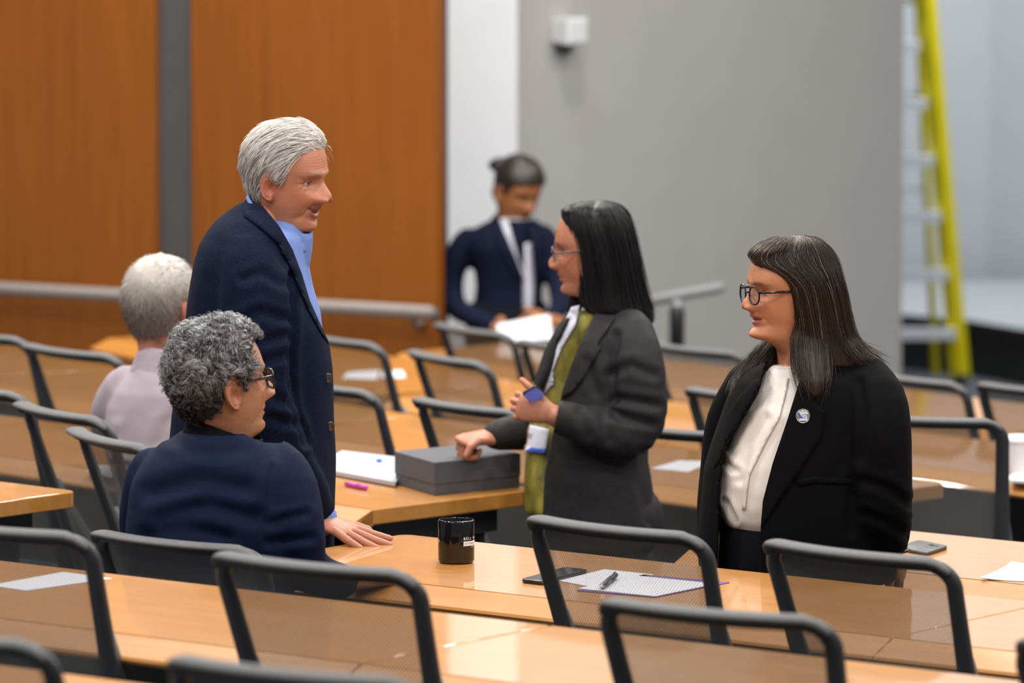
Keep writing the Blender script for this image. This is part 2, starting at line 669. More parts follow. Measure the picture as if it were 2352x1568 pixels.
def lecture_table(label, fl, ang, length, row, round_left=True, round_right=True, group='lecture tables in rows'):
    """fl: plan point of the far left corner; ang: heading of the long edge; x along the edge, y towards the stage"""
    fl = np.array(fl, float)
    t = thing('lecture_table', label, 'table', (fl[0], fl[1], floor_z(row)), math.radians(90 - ang), group)
    # outline in plan with softly rounded far corners, near edge sloped
    zt = 0.73
    prof = [(-TW - BEV, zt - 0.036), (-TW, zt), (0.0, zt)]
    r = 0.03
    seg = 5

    def corner(cx, cy, a0, a1):
        return [(cx + r * math.cos(a0 + (a1 - a0) * i / seg), cy + r * math.sin(a0 + (a1 - a0) * i / seg)) for i in range(seg + 1)]
    top = [(0, -TW), (length, -TW)]
    top += corner(length - r, -r, 0, math.pi / 2) if round_right else [(length, 0)]
    top += corner(r, -r, math.pi / 2, math.pi) if round_left else [(0, 0)]
    n = len(top)
    V = [(x, y, zt) for x, y in top] + [(x, y if i > 1 else -TW - BEV + 0.012, zt - TH) for i, (x, y) in enumerate(top)]
    F = [tuple(range(n)), tuple(range(2 * n - 1, n - 1, -1))] + [(i, i + n, (i + 1) % n + n, (i + 1) % n) for i in range(1, n)]
    o = put('tabletop', V, F, M_table, t, origin=(0, 0, 0), smooth=True, sharp=35)
    bevel_obj(o, 0.003, 2)
    # the sloped hardwood lip along the near side
    rings = []
    for x in (0.0, length):
        rings.append([(x, -TW + 0.001, zt - 0.0005), (x, -TW - BEV, zt - 0.030), (x, -TW - BEV - .004, zt - 0.036), (x, -TW - BEV, zt - 0.043), (x, -TW + 0.001, zt - TH - .002)])
    e = MB().loft(rings).build('front_lip', M_edge, t, origin=(0, 0, 0), smooth=True, sharp=30)
    # dark steel below
    MB().box(0.10, length - 0.10, -0.12, -0.105, 0.30, zt - TH).build('modesty_panel', M_steel, t, origin=(0, 0, 0), smooth=False)
    for x in (0.10, length - 0.10):
        m = MB()
        m.box(x - 0.02, x + 0.02, -0.50, -0.08, zt - TH - 0.07, zt - TH - 0.001)
        m.box(x - 0.03, x + 0.03, -0.32, -0.20, 0.02, zt - TH - 0.07)
        m.box(x - 0.035, x + 0.035, -0.52, -0.06, 0.0, 0.025)
        lg = m.build('leg', M_steel, t, origin=(0, 0, 0), smooth=False)
        b = MB()
        b.sphere((x + (0.031 if x > 0.5 else -0.031), -0.26, 0.60), 0.012, 10, 6)
        b.build('bolt', M_bolt, lg, origin=(0, 0, 0))
    return t


def along(p, ang, d):
    return np.array(p) + np.array([math.sin(math.radians(ang)), math.cos(math.radians(ang))]) * d


A0 = 127.5
# right hand block
s1 = np.array([0.075, 10.975])                       # joint of the two tables in the second row
lecture_table('maple table in the foreground right across the lower edge of the picture', along((-0.83, 9.83), A0, -0.4), A0, 2.2, 0)
lecture_table('maple table with a white sheet, second row, left of the joint', along(s1, A0, -1.7), A0, 1.697, 1, True, False)
lecture_table('maple table second row right of the joint, under the nearest right chair', along(s1, A0, 0.003), A0, 1.7, 1, False, True)
lecture_table('maple table carrying the black mug and the white-haired man\'s hand', (-0.25, 12.98), A0, 1.74, 2, True, False)
lecture_table('maple table at the right edge, joined to the mug table', along((-0.25, 12.98), A0, 1.743), A0, 1.5, 2, False, True)
lecture_table('maple table with a dark phone beside the woman in the black blazer', (0.78, 13.90), A0, 1.9, 3, True, True)
# left hand block, fanned
lecture_table('maple table end jutting in at the left edge of the picture', along((-1.055, 13.735), 131.5, -1.6), 131.5, 1.6, 2)
lecture_table('maple table carrying the grey box and the white folder', along((0.075, 14.54), 136.5, -1.25), 136.5, 1.25, 3, False, True)
lecture_table('maple table in front of the man in the lavender shirt', along((0.075, 14.54), 136.5, -1.25 - 1.6) + np.array([0.0, 0.0]), 136.5, 1.597, 3, True, False)
R4m, R4r, R4l = np.array([-0.28, 16.98]), np.array([1.19, 15.41]), np.array([-1.25, 18.29])
a4 = math.degrees(math.atan2(*(R4r - R4m)))
lecture_table('maple table behind the woman in the grey suit, its end right of the black blazer', R4m, a4, np.linalg.norm(R4r - R4m), 4, False, True)
a4b = math.degrees(math.atan2(*(R4m - R4l)))
lecture_table('maple table right of the white-haired man, in the row below the two sheets', R4l, a4b, np.linalg.norm(R4m - R4l) - .005, 4, False, False)
a4c = math.degrees(math.atan2(*(R4l - np.array([-1.66, 19.02]))))
lecture_table('maple table at the far left between the two empty chairs', along(R4l, a4c, -1.5), a4c, 1.495, 4, True, False)
R5r, R5m, R5l = np.array([1.83, 16.76]), np.array([0.06, 18.74]), np.array([-0.93, 20.47])
a5 = math.degrees(math.atan2(*(R5r - R5m)))
lecture_table('maple table with a white paper cup at the right edge', along(R5m, a5, 1.335), a5, 1.9, 5, False, True)
lecture_table('maple table between the two women, behind the grey suit', R5m, a5, 1.33, 5, False, False)
a5b = math.degrees(math.atan2(*(R5m - R5l)))
lecture_table('maple table with white sheets beside the wood wall, its tip near the lavender man', R5l, a5b, np.linalg.norm(R5m - R5l) - .005, 5, True, False)
R6a, R6b = np.array([0.05, 21.02]), np.array([1.95, 18.75])
a6 = math.degrees(math.atan2(*(R6b - R6a)))
lecture_table('farthest maple table, before the woman in the navy blazer', R6a, a6, 1.45, 6, True, False)
lecture_table('farthest maple table on the right, seen between two chairs', along(R6a, a6, 1.455), a6, 1.7, 6, False, True)

# ------------------------------------------------------------------ mesh-backed chairs
ZT_CH = 0.955


def back_y(x, z):
    return -0.175 - (z - 0.47) * math.tan(math.radians(20)) + 0.045 * (x / 0.235) ** 2


def half_w(z):
    return 0.190 + 0.036 * (z - 0.45) / 0.45


def make_chair():
    t = thing('mesh_chair', '', 'chair')
    # one hoop of frame: posts with rounded shoulders running into the top bar
    pts, rad = [], []
    for i in range(13):
        z = 0.46 + (0.894 - 0.46) * i / 12
        x = -half_w(z)
        k = i / 12
        pts.append((x, back_y(x, z), z))
        rad.append((0.019 + 0.009 * (1 - k) ** 2, 0.012 + .006 * (1 - k)))
    xc = half_w(0.894)
    for i in range(1, 9):
        a = i / 8 * math.pi / 2
        x = -xc + 0.044 * (1 - math.cos(a))
        z = 0.894 + 0.042 * math.sin(a)
        pts.append((x, back_y(x, z), z))
        rad.append((0.019 - .006 * i / 8, 0.012))
    for i in range(1, 7):
        x = (-xc + 0.044) * (1 - i / 6)
        pts.append((x, back_y(x, 0.936), 0.936))
        rad.append((0.013, 0.012))
    pts = pts + [(-p[0], p[1], p[2]) for p in pts[:-1][::-1]]
    rad = rad + rad[:-1][::-1]
    MB().tube(pts, rad, 12, up=(0, 1, 0)).build('back_frame', M_frame, t, origin=(0, 0, 0))
    for s in (-1, 1):
        # forked bracket to the seat
        m = MB()
        q = []
        for i in range(8):
            z = 0.74 - 0.31 * i / 7
            x = s * (half_w(z) + 0.012 * (i / 7))
            q.append((x, back_y(x, z) + 0.014 + 0.10 * (i / 7) ** 1.6, z))
        m.tube(q, [(0.010 + .006 * i / 7, 0.012 + 0.008 * i / 7) for i in range(8)], 10, up=(0, 1, 0))
        m.build('bracket', M_bracket, t, origin=(0, 0, 0))
    # woven top rail rolled back into a lip
    pts, rad = [], []
    for i in range(29):
        u = -1 + 2 * i / 28
        x = u * 0.222
        e = max(0, (abs(u) - 0.82) / 0.18)
        pts.append((x, back_y(x, 0.945) - 0.014 + 0.012 * e, 0.946 - 0.022 * e ** 2))
        rad.append((0.027 * (1 - .55 * e ** 2), 0.0095 * (1 - .15 * e ** 2)))
    MB().tube(pts, rad, 16, up=(0, 0, 1), dome=True).build('top_rail', M_rail, t, origin=(0, 0, 0))
    # mesh panel
    nx, nz = 16, 16
    V, UV, F = [], [], []
    for j in range(nz + 1):
        z = 0.47 + (0.940 - 0.47) * j / nz
        for i in range(nx + 1):
            x = (-1 + 2 * i / nx) * (half_w(z) - 0.004 - 0.04 * max(0, (z - .892) / .048) ** 2)
            V.append((x, back_y(x, z) + 0.006, z))
            UV.append((x, z))
    for j in range(nz):
        for i in range(nx):
            F.append((j * (nx + 1) + i, j * (nx + 1) + i + 1, (j + 1) * (nx + 1) + i + 1, (j + 1) * (nx + 1) + i))
    o = put('mesh_back', V, F, M_mesh, t, origin=(0, 0, 0))
    uv = o.data.uv_layers.new(name='UVMap')
    for l in o.data.loops:
        uv.data[l.index].uv = UV[l.vertex_index]
    # lower cross bar
    MB().tube([(x, back_y(x, .468) + .002, .468) for x in np.linspace(-.2, .2, 9)], (0.014, 0.016), 10, up=(0, 1, 0)).build('cross_bar', M_frame, t, origin=(0, 0, 0))
    # seat cushion
    rings = []
    for z, s in ((0.415, .90), (0.42, .97), (0.44, 1.0), (0.462, .97), (0.47, .88)):
        rings.append(sring((0, 0.045, z), (0.235 * s, 0, 0), (0, 0.225 * s, 0), 36, 4.0))
    MB().loft(rings).build('seat', M_seat, t, origin=(0, 0, 0))
    # column and star base
    MB().tube([(0, 0.03, 0.08), (0, 0.03, 0.26), (0, 0.03, 0.265), (0, 0.03, 0.42)], [(0.03, 0.03), (0.03, 0.03), (0.018, 0.018), (0.018, 0.018)], 14).build('column', M_frame, t, origin=(0, 0, 0))
    MB().box(-0.09, 0.09, -0.08, 0.13, 0.385, 0.418).build('tilt_box', M_frame, t, origin=(0, 0, 0), smooth=False)
    for i in range(5):
        a = 2 * math.pi * i / 5 + 0.3
        c, s = math.cos(a), math.sin(a)
        lg = MB().tube([(0.0, 0.03, 0.11), (0.14 * c, 0.03 + 0.14 * s, 0.095), (0.275 * c, 0.03 + 0.275 * s, 0.07)], [(0.022, 0.016), (0.018, 0.013), (0.012, 0.010)], 10).build('base_leg', M_frame, t, origin=(0, 0, 0))
        w = MB()
        ax = np.array([-s, c, 0])
        cc = np.array([0.27 * c, 0.03 + 0.27 * s, 0.03])
        w.tube([cc - ax * 0.022, cc + ax * 0.022], 0.028, 14)
        w.build('caster', M_black, lg, origin=(0, 0, 0))
    return t


def copy_tree(o, parent=None):
    c = o.copy()
    C.objects.link(c)
    c.parent = parent
    for ch in o.children:
        copy_tree(ch, c)
    return c


CHAIR0 = make_chair()
chair_used = [False]


def chair(label, row, pl, pr=None, ang=None, zs=1.0):
    """the chair whose top rail ends at the two given spots of the photograph (heights come from the row)"""
    z = floor_z(row) + ZT_CH * zs
    a = on_z(*pl, z)[:2]
    if ang is None:
        b = on_z(*pr, z)[:2]
        d = b - a
        ang_ = math.atan2(d[0], d[1])
        mid = (a + b) / 2
    else:
        ang_ = math.radians(ang)
        mid = a + np.array([math.sin(ang_), math.cos(ang_)]) * 0.235
    X = np.array([math.sin(ang_), math.cos(ang_)])
    Yv = np.array([-X[1], X[0]])
    yb = back_y(0.0, 0.945) + 0.01
    loc = mid - Yv * yb
    t = copy_tree(CHAIR0) if chair_used[0] else CHAIR0
    chair_used[0] = True
    t.location = (loc[0], loc[1], floor_z(row) + 0.0005)
    t.rotation_euler = (0, 0, math.atan2(X[1], X[0]))
    t.scale = (1, 1, zs)
    t['label'] = label
    t['category'] = 'chair'
    t['group'] = 'mesh-backed swivel chairs of the lecture hall'
    return t


chair('mesh-back chair cut by the bottom left corner of the picture', 0, (-430, 1412), ang=126)
chair('mesh-back chair lowest in the picture, only its top rail showing, left of centre', 0, (350, 1497), (955, 1562))
chair('mesh-back chair at the left edge with a white sheet seen through it', 1, (-270, 1180), (200, 1226))
chair('mesh-back chair second from the left in the second row, before the curly-haired man', 1, (455, 1260), (952, 1312))
chair('mesh-back chair right of centre, overlapping the chair by the phone and papers', 1, (1357, 1368), (1893, 1418))
chair('mesh-back chair cut by the lower right edge of the picture', 1, (2312, 1455), ang=124)
chair('mesh-back chair the curly-haired man in navy sits on', 2, (192, 1213), ang=128, zs=0.915)
chair('mesh-back chair in sharp focus with the phone and printed papers behind it', 2, (1190, 1178), (1602, 1226))
chair('mesh-back chair right in front of the woman in the black blazer', 2, (1735, 1233), (2168, 1284))
chair('mesh-back chair the man in the lavender shirt sits on', 3, (152, 975), ang=153)
chair('mesh-back chair just left of the lavender man\'s chair, rail swung sideways', 3, (27, 917), ang=148)
chair('mesh-back chair cut by the left edge, above the jutting table end', 3, (-210, 868), ang=137)
chair('mesh-back chair upper left, cut by the edge of the picture below the handrail', 4, (-165, 748), ang=138)
chair('mesh-back chair upper left, whole back in view beside the lavender man', 4, (58, 787), (242, 812))
chair('mesh-back chair right behind the white-haired man\'s lower back, by the folder', 4, (640, 862), (838, 896))
chair('mesh-back chair behind the grey box', 4, (945, 909), (1180, 942))
chair('mesh-back chair beside the white-haired man\'s chest, sheets behind it', 5, (690, 760), (848, 786))
chair('mesh-back chair in the middle, against the foot of the wood wall', 5, (925, 798), (1108, 832))
chair('mesh-back chair under the navy-blazered woman\'s left arm', 6, (1000, 739), (1150, 763))
chair('mesh-back chair under the sheet of the navy-blazered woman', 6, (1178, 776), ang=140)
chair('mesh-back chair between the two standing women, farthest back', 6, (1525, 788), (1645, 802))
chair('mesh-back chair between the two standing women, middle one', 5, (1562, 885), ang=136)
chair('mesh-back chair between the two standing women, nearest, a sheet seen through it', 4, (1415, 972), (1648, 992))
chair('mesh-back chair right of the black blazer, turned, its pale mesh catching light', 4, (1925, 948), (2284, 962))
chair('mesh-back chair behind the black blazer\'s shoulder, left of the ladder foot', 6, (2010, 852), (2168, 874))
chair('mesh-back chair far right below the black stage platform', 6, (2232, 874), ang=134)

# ------------------------------------------------------------------ ladder, sofa, wall device
M_yel = mat('yellow_fibreglass', (0.78, 0.66, 0.0), 0.5, var=0.05, vscale=10)
M_alu = mat('aluminium_tread', (0.70, 0.73, 0.78), 0.5, metal=0.0, var=0.05)
YL = 29.6
lad = thing('step_ladder', 'tall yellow step ladder with grey treads at the far right', 'ladder', (0, 0, 0))


def ladder_x(py):
    return 2098 + (2205 - 2098) * (py - 0) / 860.0


for dx, dy, nm in ((0, 0, 'front_rail'), (-0.62, 0.0, 'front_rail')):
    a = at(2102, -300, YL)
    b = at(2206, 850, YL)
    off = np.array([dx, dy, 0])
    if dx:
        # the other stile mirrors about the ladder's middle line
        mid = at(2085, 0, YL)[0]
        a = np.array([2 * (at(1968, 0, YL)[0]) - a[0] + 0.0, a[1], a[2]])
        b = np.array([2 * (at(1968, 0, YL)[0]) - b[0] + 0.0, b[1], b[2]])
    b[2] = 0.03
    MB().tube([a, b], (0.052, 0.04), 4, up=(0, 1, 0)).build(nm, M_yel, lad, smooth=False)
    MB().tube([b + np.array([0, 0, -.03]), b + np.array([0, 0, 0.03])], 0.04, 10).build('foot', M_black, lad)
for yy in (-160, -28, 105, 238, 368, 497, 630, 765):
    p = at(ladder_x(yy), yy, YL)
    q = at(2 * 1968 - ladder_x(yy), yy, YL)
    m = MB().box(q[0], p[0], YL - 0.06, YL + 0.04, p[2] - 0.028, p[2] + 0.028)
    m.build('tread', M_alu, lad, smooth=False)
for sx in (0, 1):
    a = at(2095, -280, YL + 0.08)
    b = at(2150, 760, YL + 0.45)
    if sx:
        a[0] = 2 * at(1968, 0, YL)[0] - a[0]
        b[0] = 2 * at(1968, 0, YL)[0] - b[0]
    b[2] = 0.0
    MB().tube([a, b], (0.02, 0.03), 4, up=(0, 1, 0)).build('rear_rail', M_yel, lad, smooth=False)
a, b = at(2085, 640, YL + .85), at(2150, 640, YL + .85)
for zz in (0.55, 1.0, 1.5, 2.0):
    f = (2.9 - zz) / 2.9
    MB().box(2 * at(1968, 0, YL)[0] - at(2100 + 45 * f, 0, YL)[0], at(2100 + 45 * f, 0, YL)[0], YL + 0.06 + .36 * f, YL + 0.10 + .36 * f, zz - .02, zz + .02).build('rear_brace', M_alu, lad, smooth=False)
b = at(2090, 640, YL)

M_stage = mat('black_stage_cloth', (0.010, 0.0105, 0.012), 0.85, var=0.2, vscale=30, bump=0.2, bscale=80)
stage = thing('stage_platform', 'low black curved stage platform behind the foot of the ladder', 'platform', (0, 0, 0))
curve = [(1.2, 30.9), (1.7, 30.55), (2.1, 30.3), (2.42, 30.02), (2.64, 29.6), (2.9, 29.1), (3.3, 28.5), (4.2, 27.6)]
cx = np.linspace(0, 1, 22)
tt_ = np.linspace(0, 1, len(curve))
fr_ = [(float(np.interp(u, tt_, [c[0] for c in curve])), float(np.interp(u, tt_, [c[1] for c in curve]))) for u in cx]
V = []
for x, y in fr_:
    V += [(x, y, 0.0), (x, y, 0.255), (x - 0.0, y - 0.02, 0.26), (x, y - .02, 0.292), (x, y + .0, 0.298)]
F = []
for i in range(len(fr_) - 1):
    for j in range(4):
        F.append((i * 5 + j, (i + 1) * 5 + j, (i + 1) * 5 + j + 1, i * 5 + j + 1))
put('skirt', V, F, M_stage, stage, smooth=True, sharp=40)
ring = [(x, y) for x, y in fr_] + [(5.0, 28.5), (5.0, 31.0), (2.9, 32.3), (1.3, 32.0)]
n = len(ring)
V = [(x, y, 0.297) for x, y in ring] + [(x, y, 0.25) for x, y in ring]
put('deck', V, [tuple(range(n)), tuple(range(2 * n - 1, n - 1, -1))] + [(i, i + n, (i + 1) % n + n, (i + 1) % n) for i in range(n)], mat('pale_stage_floor', (0.36, 0.38, 0.40), 0.6, var=0.05), stage, smooth=False)

dev = thing('wall_speaker', 'small white box mounted high on the grey wall', 'speaker', (0, 0, 0))
gt = (g1 - g0) / np.linalg.norm(g1 - g0)
gn = np.array([gt[1], -gt[0]])
if gn[1] > 0:
    gn = -gn
kx = (1285 - 1176) / FPX * 1.0
s_ = (g0[0] - kx * g0[1]) / (kx * (g1 - g0)[1] - (g1 - g0)[0])
gp = g0 + (g1 - g0) * s_
gz = at(1285, 70, gp[1])[2]
V = []
for dn, hw, hz in ((0.0, 0.055, 0.045), (0.09, 0.062, 0.055), (0.10, 0.055, 0.048)):
    q = gp + gn * dn
    V.append([(q[0] + sx * gt[0] * hw, q[1] + sx * gt[1] * hw, gz + sz * hz) for sx, sz in ((-1, -1), (1, -1), (1, 1), (-1, 1))])
o = MB().loft(V).build('housing', mat('white_plastic', (0.62, 0.62, 0.64), 0.5, var=0.03), dev, smooth=False)
bevel_obj(o, 0.008, 3)
q = gp + gn * 0.05
MB().tube([(q[0], q[1], gz - 0.05), (q[0], q[1], gz - 0.075), (gp[0], gp[1], gz - 0.075)], 0.016, 10).build('bracket', M_bracket, dev)

# ------------------------------------------------------------------ things on the tables
def flat_sheet(name, label, cat, pts, row, m=None, th=0.0012, lift=0.0006, curl=0.0, group=None):
    """a sheet lying on the table of a row, its corners where the photograph shows them"""
    z = table_z(row) + lift
    P = [on_z(x, y, z) for x, y in pts]
    c = np.mean(P, 0)
    n = 6
    V, F = [], []
    P = np.array(P)
    for j in range(n + 1):
        for i in range(n + 1):
            u, v = i / n, j / n
            q = (P[0] * (1 - u) + P[1] * u) * (1 - v) + (P[3] * (1 - u) + P[2] * u) * v
            q = q.copy()
            q[2] = z + curl * (max(0, u - .5) ** 2 + max(0, .4 - v) ** 2)
            V.append(q)
    k = len(V)
    V = V + [p + np.array([0, 0, th]) for p in V]
    w = n + 1
    for j in range(n):
        for i in range(n):
            a = j * w + i
            F.append((a + k, a + 1 + k, a + w + 1 + k, a + w + k))
            F.append((a, a + w, a + w + 1, a + 1))
    for i in range(n):
        F.append((i, i + 1, i + 1 + k, i + k))
        F.append((n * w + i, n * w + i + k, n * w + i + 1 + k, n * w + i + 1))
        F.append((i * w, i * w + k, (i + 1) * w + k, (i + 1) * w))
        F.append((i * w + n, (i + 1) * w + n, (i + 1) * w + n + k, i * w + n + k))
    o = put(name, V, F, m or M_paper, origin=(c[0], c[1], z), smooth=False)
    tag(o, label, cat, group)
    return o


def printed_paper():
    m = mat('printed_paper', (0.72, 0.74, 0.80), 0.7)
    nt = m.node_tree
    b = nt.nodes['Principled BSDF']
    tc = nt.nodes.new('ShaderNodeTexCoord')
    mp = nt.nodes.new('ShaderNodeMapping')
    mp.inputs['Rotation'].default_value = (0, 0, math.radians(37))
    nt.links.new(tc.outputs['Object'], mp.inputs[0])
    br = nt.nodes.new('ShaderNodeTexBrick')
    br.inputs['Scale'].default_value = 30
    br.inputs['Mortar Size'].default_value = 0.012
    br.inputs['Color1'].default_value = (0.72, 0.74, 0.8, 1)
    br.inputs['Color2'].default_value = (0.66, 0.68, 0.74, 1)
    br.inputs['Mortar'].default_value = (0.45, 0.46, 0.52, 1)
    nt.links.new(mp.outputs[0], br.inputs['Vector'])
    nt.links.new(br.outputs[0], b.inputs['Base Color'])
    return m


M_print = printed_paper()
flat_sheet('paper_sheet', 'white sheet on the left table, half seen through a chair back', 'paper', [(-25, 1345), (145, 1314), (258, 1329), (60, 1357)], 1)
flat_sheet('paper_sheet', 'printed white sheet with lines, beside the phone behind the sharp chair', 'paper', [(1282, 1334), (1388, 1308), (1503, 1320), (1352, 1347)], 2, M_print)
flat_sheet('flyer', 'purple and white flyer under the pen behind the sharp chair', 'flyer', [(1325, 1357), (1478, 1320), (1676, 1338), (1505, 1372)], 2, mat('purple_print', (0.10, 0.012, 0.17), 0.6, var=0.1, vscale=6))
flat_sheet('paper_sheet', 'white printed sheet lying on the purple flyer', 'paper', [(1328, 1352), (1458, 1322), (1645, 1341), (1505, 1370)], 2, M_print, lift=0.0022)
flat_sheet('paper_sheet', 'folded white sheet at the right edge of the phone table', 'paper', [(2252, 1331), (2325, 1301), (2420, 1305), (2420, 1338)], 3, curl=0.03)
flat_sheet('paper_sheet', 'white sheet on the table seen through the lavender man\'s chair', 'paper', [(200, 1082), (215, 1067), (262, 1070), (258, 1098)], 3)
flat_sheet('paper_sheet', 'longer white sheet on the far table beside the white-haired man', 'paper', [(785, 868), (800, 855), (872, 850), (865, 872)], 5)
flat_sheet('paper_sheet', 'short white sheet on the far table, right of the longer one', 'paper', [(872, 868), (878, 851), (925, 851), (932, 867)], 5)
flat_sheet('paper_sheet', 'white sheet on the table between the grey suit and black blazer', 'paper', [(1495, 1076), (1560, 1058), (1640, 1060), (1580, 1084)], 4)
flat_sheet('paper_sheet', 'tiny white sheet seen through the middle chair between the women', 'paper', [(1636, 915), (1645, 905), (1690, 906), (1690, 918)], 5)
flat_sheet('napkin', 'folded white napkin beside the paper cup at the right edge', 'napkin', [(2308, 1106), (2330, 1093), (2400, 1096), (2400, 1112)], 5, th=0.008)

# ------- mug
def mug():
    r, h = 0.0405, 0.096
    c = on_z(1048, 1291, table_z(2))
    base = c + np.array([0, 0, 0.0005])
    t = thing('coffee_mug', 'black glossy mug with white lettering on the table', 'mug', base)
    t['org'] = [0.0, 0.0, 0.0]
    M_mug = mat('black_glaze', (0.006, 0.006, 0.0065), 0.06, spec=0.6, var=0.05)
    prof = [(0.0, 0.004), (r * .86, 0.0), (r * .95, 0.002), (r, 0.007), (r, h * .5), (r, h - .003), (r - .0012, h - .0005), (r - .0028, h), (r - .004, h - .002), (r - .0042, h * .5), (r - .005, .012), (r * .7, .008), (0, .008)]
    n = 56
    rings = [[(max(a, 1e-5) * math.cos(2 * math.pi * j / n), max(a, 1e-5) * math.sin(2 * math.pi * j / n), z) for j in range(n)] for a, z in prof]
    MB().loft(rings, caps=False).build('body', M_mug, t)
    # handle on the far side
    ha = math.radians(75)
    hp = []
    for i in range(15):
        a = -math.pi / 2 + math.pi * i / 14
        hp.append(((r - .002 + 0.030 * max(0, math.cos(a)) ** .8) * math.cos(ha), (r - .002 + 0.030 * max(0, math.cos(a)) ** .8) * math.sin(ha), h * .5 + 0.030 * math.sin(a)))
    MB().tube(hp, (0.004, 0.006), 10).build('handle', M_mug, t)
    M_ink = mat('white_print', (0.80, 0.80, 0.80), 0.5, var=0.03)
    M_dark = mat('dark_print', (0.03, 0.03, 0.03), 0.5, var=0.03)

    def wrap(name, text, size, ang0, z0, m, track=1.0, lift=0.0004):
        cu = bpy.data.curves.new(name, 'FONT')
        cu.body = text
        cu.size = size
        cu.space_character = track
        cu.resolution_u = 2
        ob = bpy.data.objects.new('tmp', cu)
        C.objects.link(ob)
        dg = bpy.context.evaluated_depsgraph_get()
        me = ob.evaluated_get(dg).to_mesh()
        V = np.array([v.co[:] for v in me.vertices])
        F = [tuple(p.vertices) for p in me.polygons]
        ob.evaluated_get(dg).to_mesh_clear()
        bpy.data.objects.remove(ob)
        a = ang0 + V[:, 0] / r
        W = np.stack([(r + lift) * np.cos(a), (r + lift) * np.sin(a), z0 + V[:, 1]], 1)
        return put(name, W, F, m, t, smooth=False)
    a1 = math.radians(-66)
    wrap('lettering', 'BELL HARBOR', 0.0088, a1, h * .565, M_ink, 1.35)
    # pale band with dark letters
    V, F = [], []
    nb = 24
    for i in range(nb + 1):
        a = a1 + 1.45 * i / nb
        for z in (h * .425, h * .53):
            V.append(((r + .0003) * math.cos(a), (r + .0003) * math.sin(a), z))
    for i in range(nb):
        F.append((2 * i, 2 * i + 2, 2 * i + 3, 2 * i + 1))
    put('band', V, F, M_ink, t)
    wrap('lettering', 'INTERNATIONAL', 0.0062, a1 + .06, h * .455, M_dark, 1.35, 0.0007)
    wrap('lettering', 'CONFERENCE CENTER', 0.0042, a1 + .52, h * .385, M_ink, 1.3)
    wrap('lettering', 'UA', 0.0075, math.radians(-166), h * .50, M_ink, 1.0)
    wrap('lettering', 'SITY.', 0.0075, math.radians(-180), h * .43, M_ink, 1.0)
    return t


mug()


def phone(label, pts, row, dark, lens=False, screen=None):
    """a slab phone lying on the table"""
    z = table_z(row)
    P = [on_z(x, y, z + 0.008)[:2] for x, y in pts]
    o0 = np.array(P[0])
    ex = np.array(P[1]) - o0
    ey = np.array(P[3]) - o0
    t = thing('phone', label, 'phone', (o0[0], o0[1], z + 0.0005))
    lx, ly = np.linalg.norm(ex), np.linalg.norm(ey)
    ux, uy = ex / lx, ey / ly
    r = 0.010
    pts2 = []
    for cx, cy, a0 in ((lx - r, r, -90), (lx - r, ly - r, 0), (r, ly - r, 90), (r, r, 180)):
        for i in range(6):
            a = math.radians(a0 + 18 * i)
            pts2.append((cx + r * math.cos(a), cy + r * math.sin(a)))
    rings = []
    cxy = np.array([lx / 2, ly / 2])
    for zz, s in ((0.0, .97), (0.0015, .995), (0.0045, 1.0), (0.0075, .995), (0.009, .97)):
        rr = []
        for p in pts2:
            q = cxy + (np.array(p) - cxy) * s
            w = ux * q[0] + uy * q[1]
            rr.append((w[0], w[1], zz))
        rings.append(rr)
    MB().loft(rings).build('case', dark, t, origin=(0, 0, 0), sharp=50)
    if screen is not None:
        rr = []
        for zz in (0.0088, 0.0094):
            rr.append([(*(ux * (cxy + (np.array(p) - cxy) * .9)[0] + uy * (cxy + (np.array(p) - cxy) * .9)[1]), zz) for p in pts2])
        MB().loft(rr).build('screen', screen, t, origin=(0, 0, 0), smooth=False)
    if lens:
        w = ux * lx * .74 + uy * ly * .62
        m = MB()
        rr = [sring((w[0], w[1], zz), (*(ux * 0.020 * s), 0), (*(uy * 0.018 * s), 0), 20, 4) for zz, s in ((0.008, 1), (0.0105, 1), (0.011, .9))]
        m.loft(rr)
        cb = m.build('camera_bump', MATS['bright_glass'], t, origin=(0, 0, 0))
        for du, dv in ((-.009, .007), (.009, .007), (0, -.008)):
            q = w + ux * du + uy * dv
            MB().tube([(q[0], q[1], 0.0108), (q[0], q[1], 0.0122)], 0.0055, 12).build('lens', M_black, cb, origin=(0, 0, 0))
    return t


mat('bright_glass', (0.30, 0.32, 0.35), 0.12, metal=0.6, var=0.05)
mat('phone_screen', (0.02, 0.021, 0.024), 0.05, spec=0.8, var=0.05)
phone('black phone lying face up beside the printed sheet, behind the sharp chair', [(1196, 1330), (1248, 1336), (1352, 1308), (1300, 1302)], 2, M_black, screen=MATS['phone_screen'])
phone('dark grey phone with a camera bump by the black blazer\'s sleeve', [(2060, 1256), (2128, 1270), (2177, 1252), (2110, 1240)], 3, mat('grey_phone', (0.05, 0.05, 0.053), 0.5, var=0.05), lens=True)

# ------- pens
def pen(label, a, b, row, m, r=0.005, clip=None, lift=0.0):
    z = table_z(row) + r + 0.0008 + lift
    p, q = on_z(*a, z), on_z(*b, z)
    t = thing('pen', label, 'pen', (p[0], p[1], table_z(row)))
    t['org'] = [float(p[0]), float(p[1]), float(table_z(row))]
    d = q - p
    MB().tube([p, p + d * .55], r, 12).build('barrel', m, t)
    MB().tube([p + d * .55, p + d * .97, q], [(r * 1.12, r * 1.12), (r * 1.05, r * 1.05), (r * .6, r * .6)], 12).build('cap', m, t)
    MB().tube([p - d * .12, p], [(0.0012, 0.0012), (r, r)], 10).build('tip', clip or m, t)
    if clip is not None:
        MB().tube([p + d * .6 + np.array([0, 0, r * 1.2]), p + d * .95 + np.array([0, 0, r * 1.25])], 0.0014, 8).build('clip', clip, t)
    return t


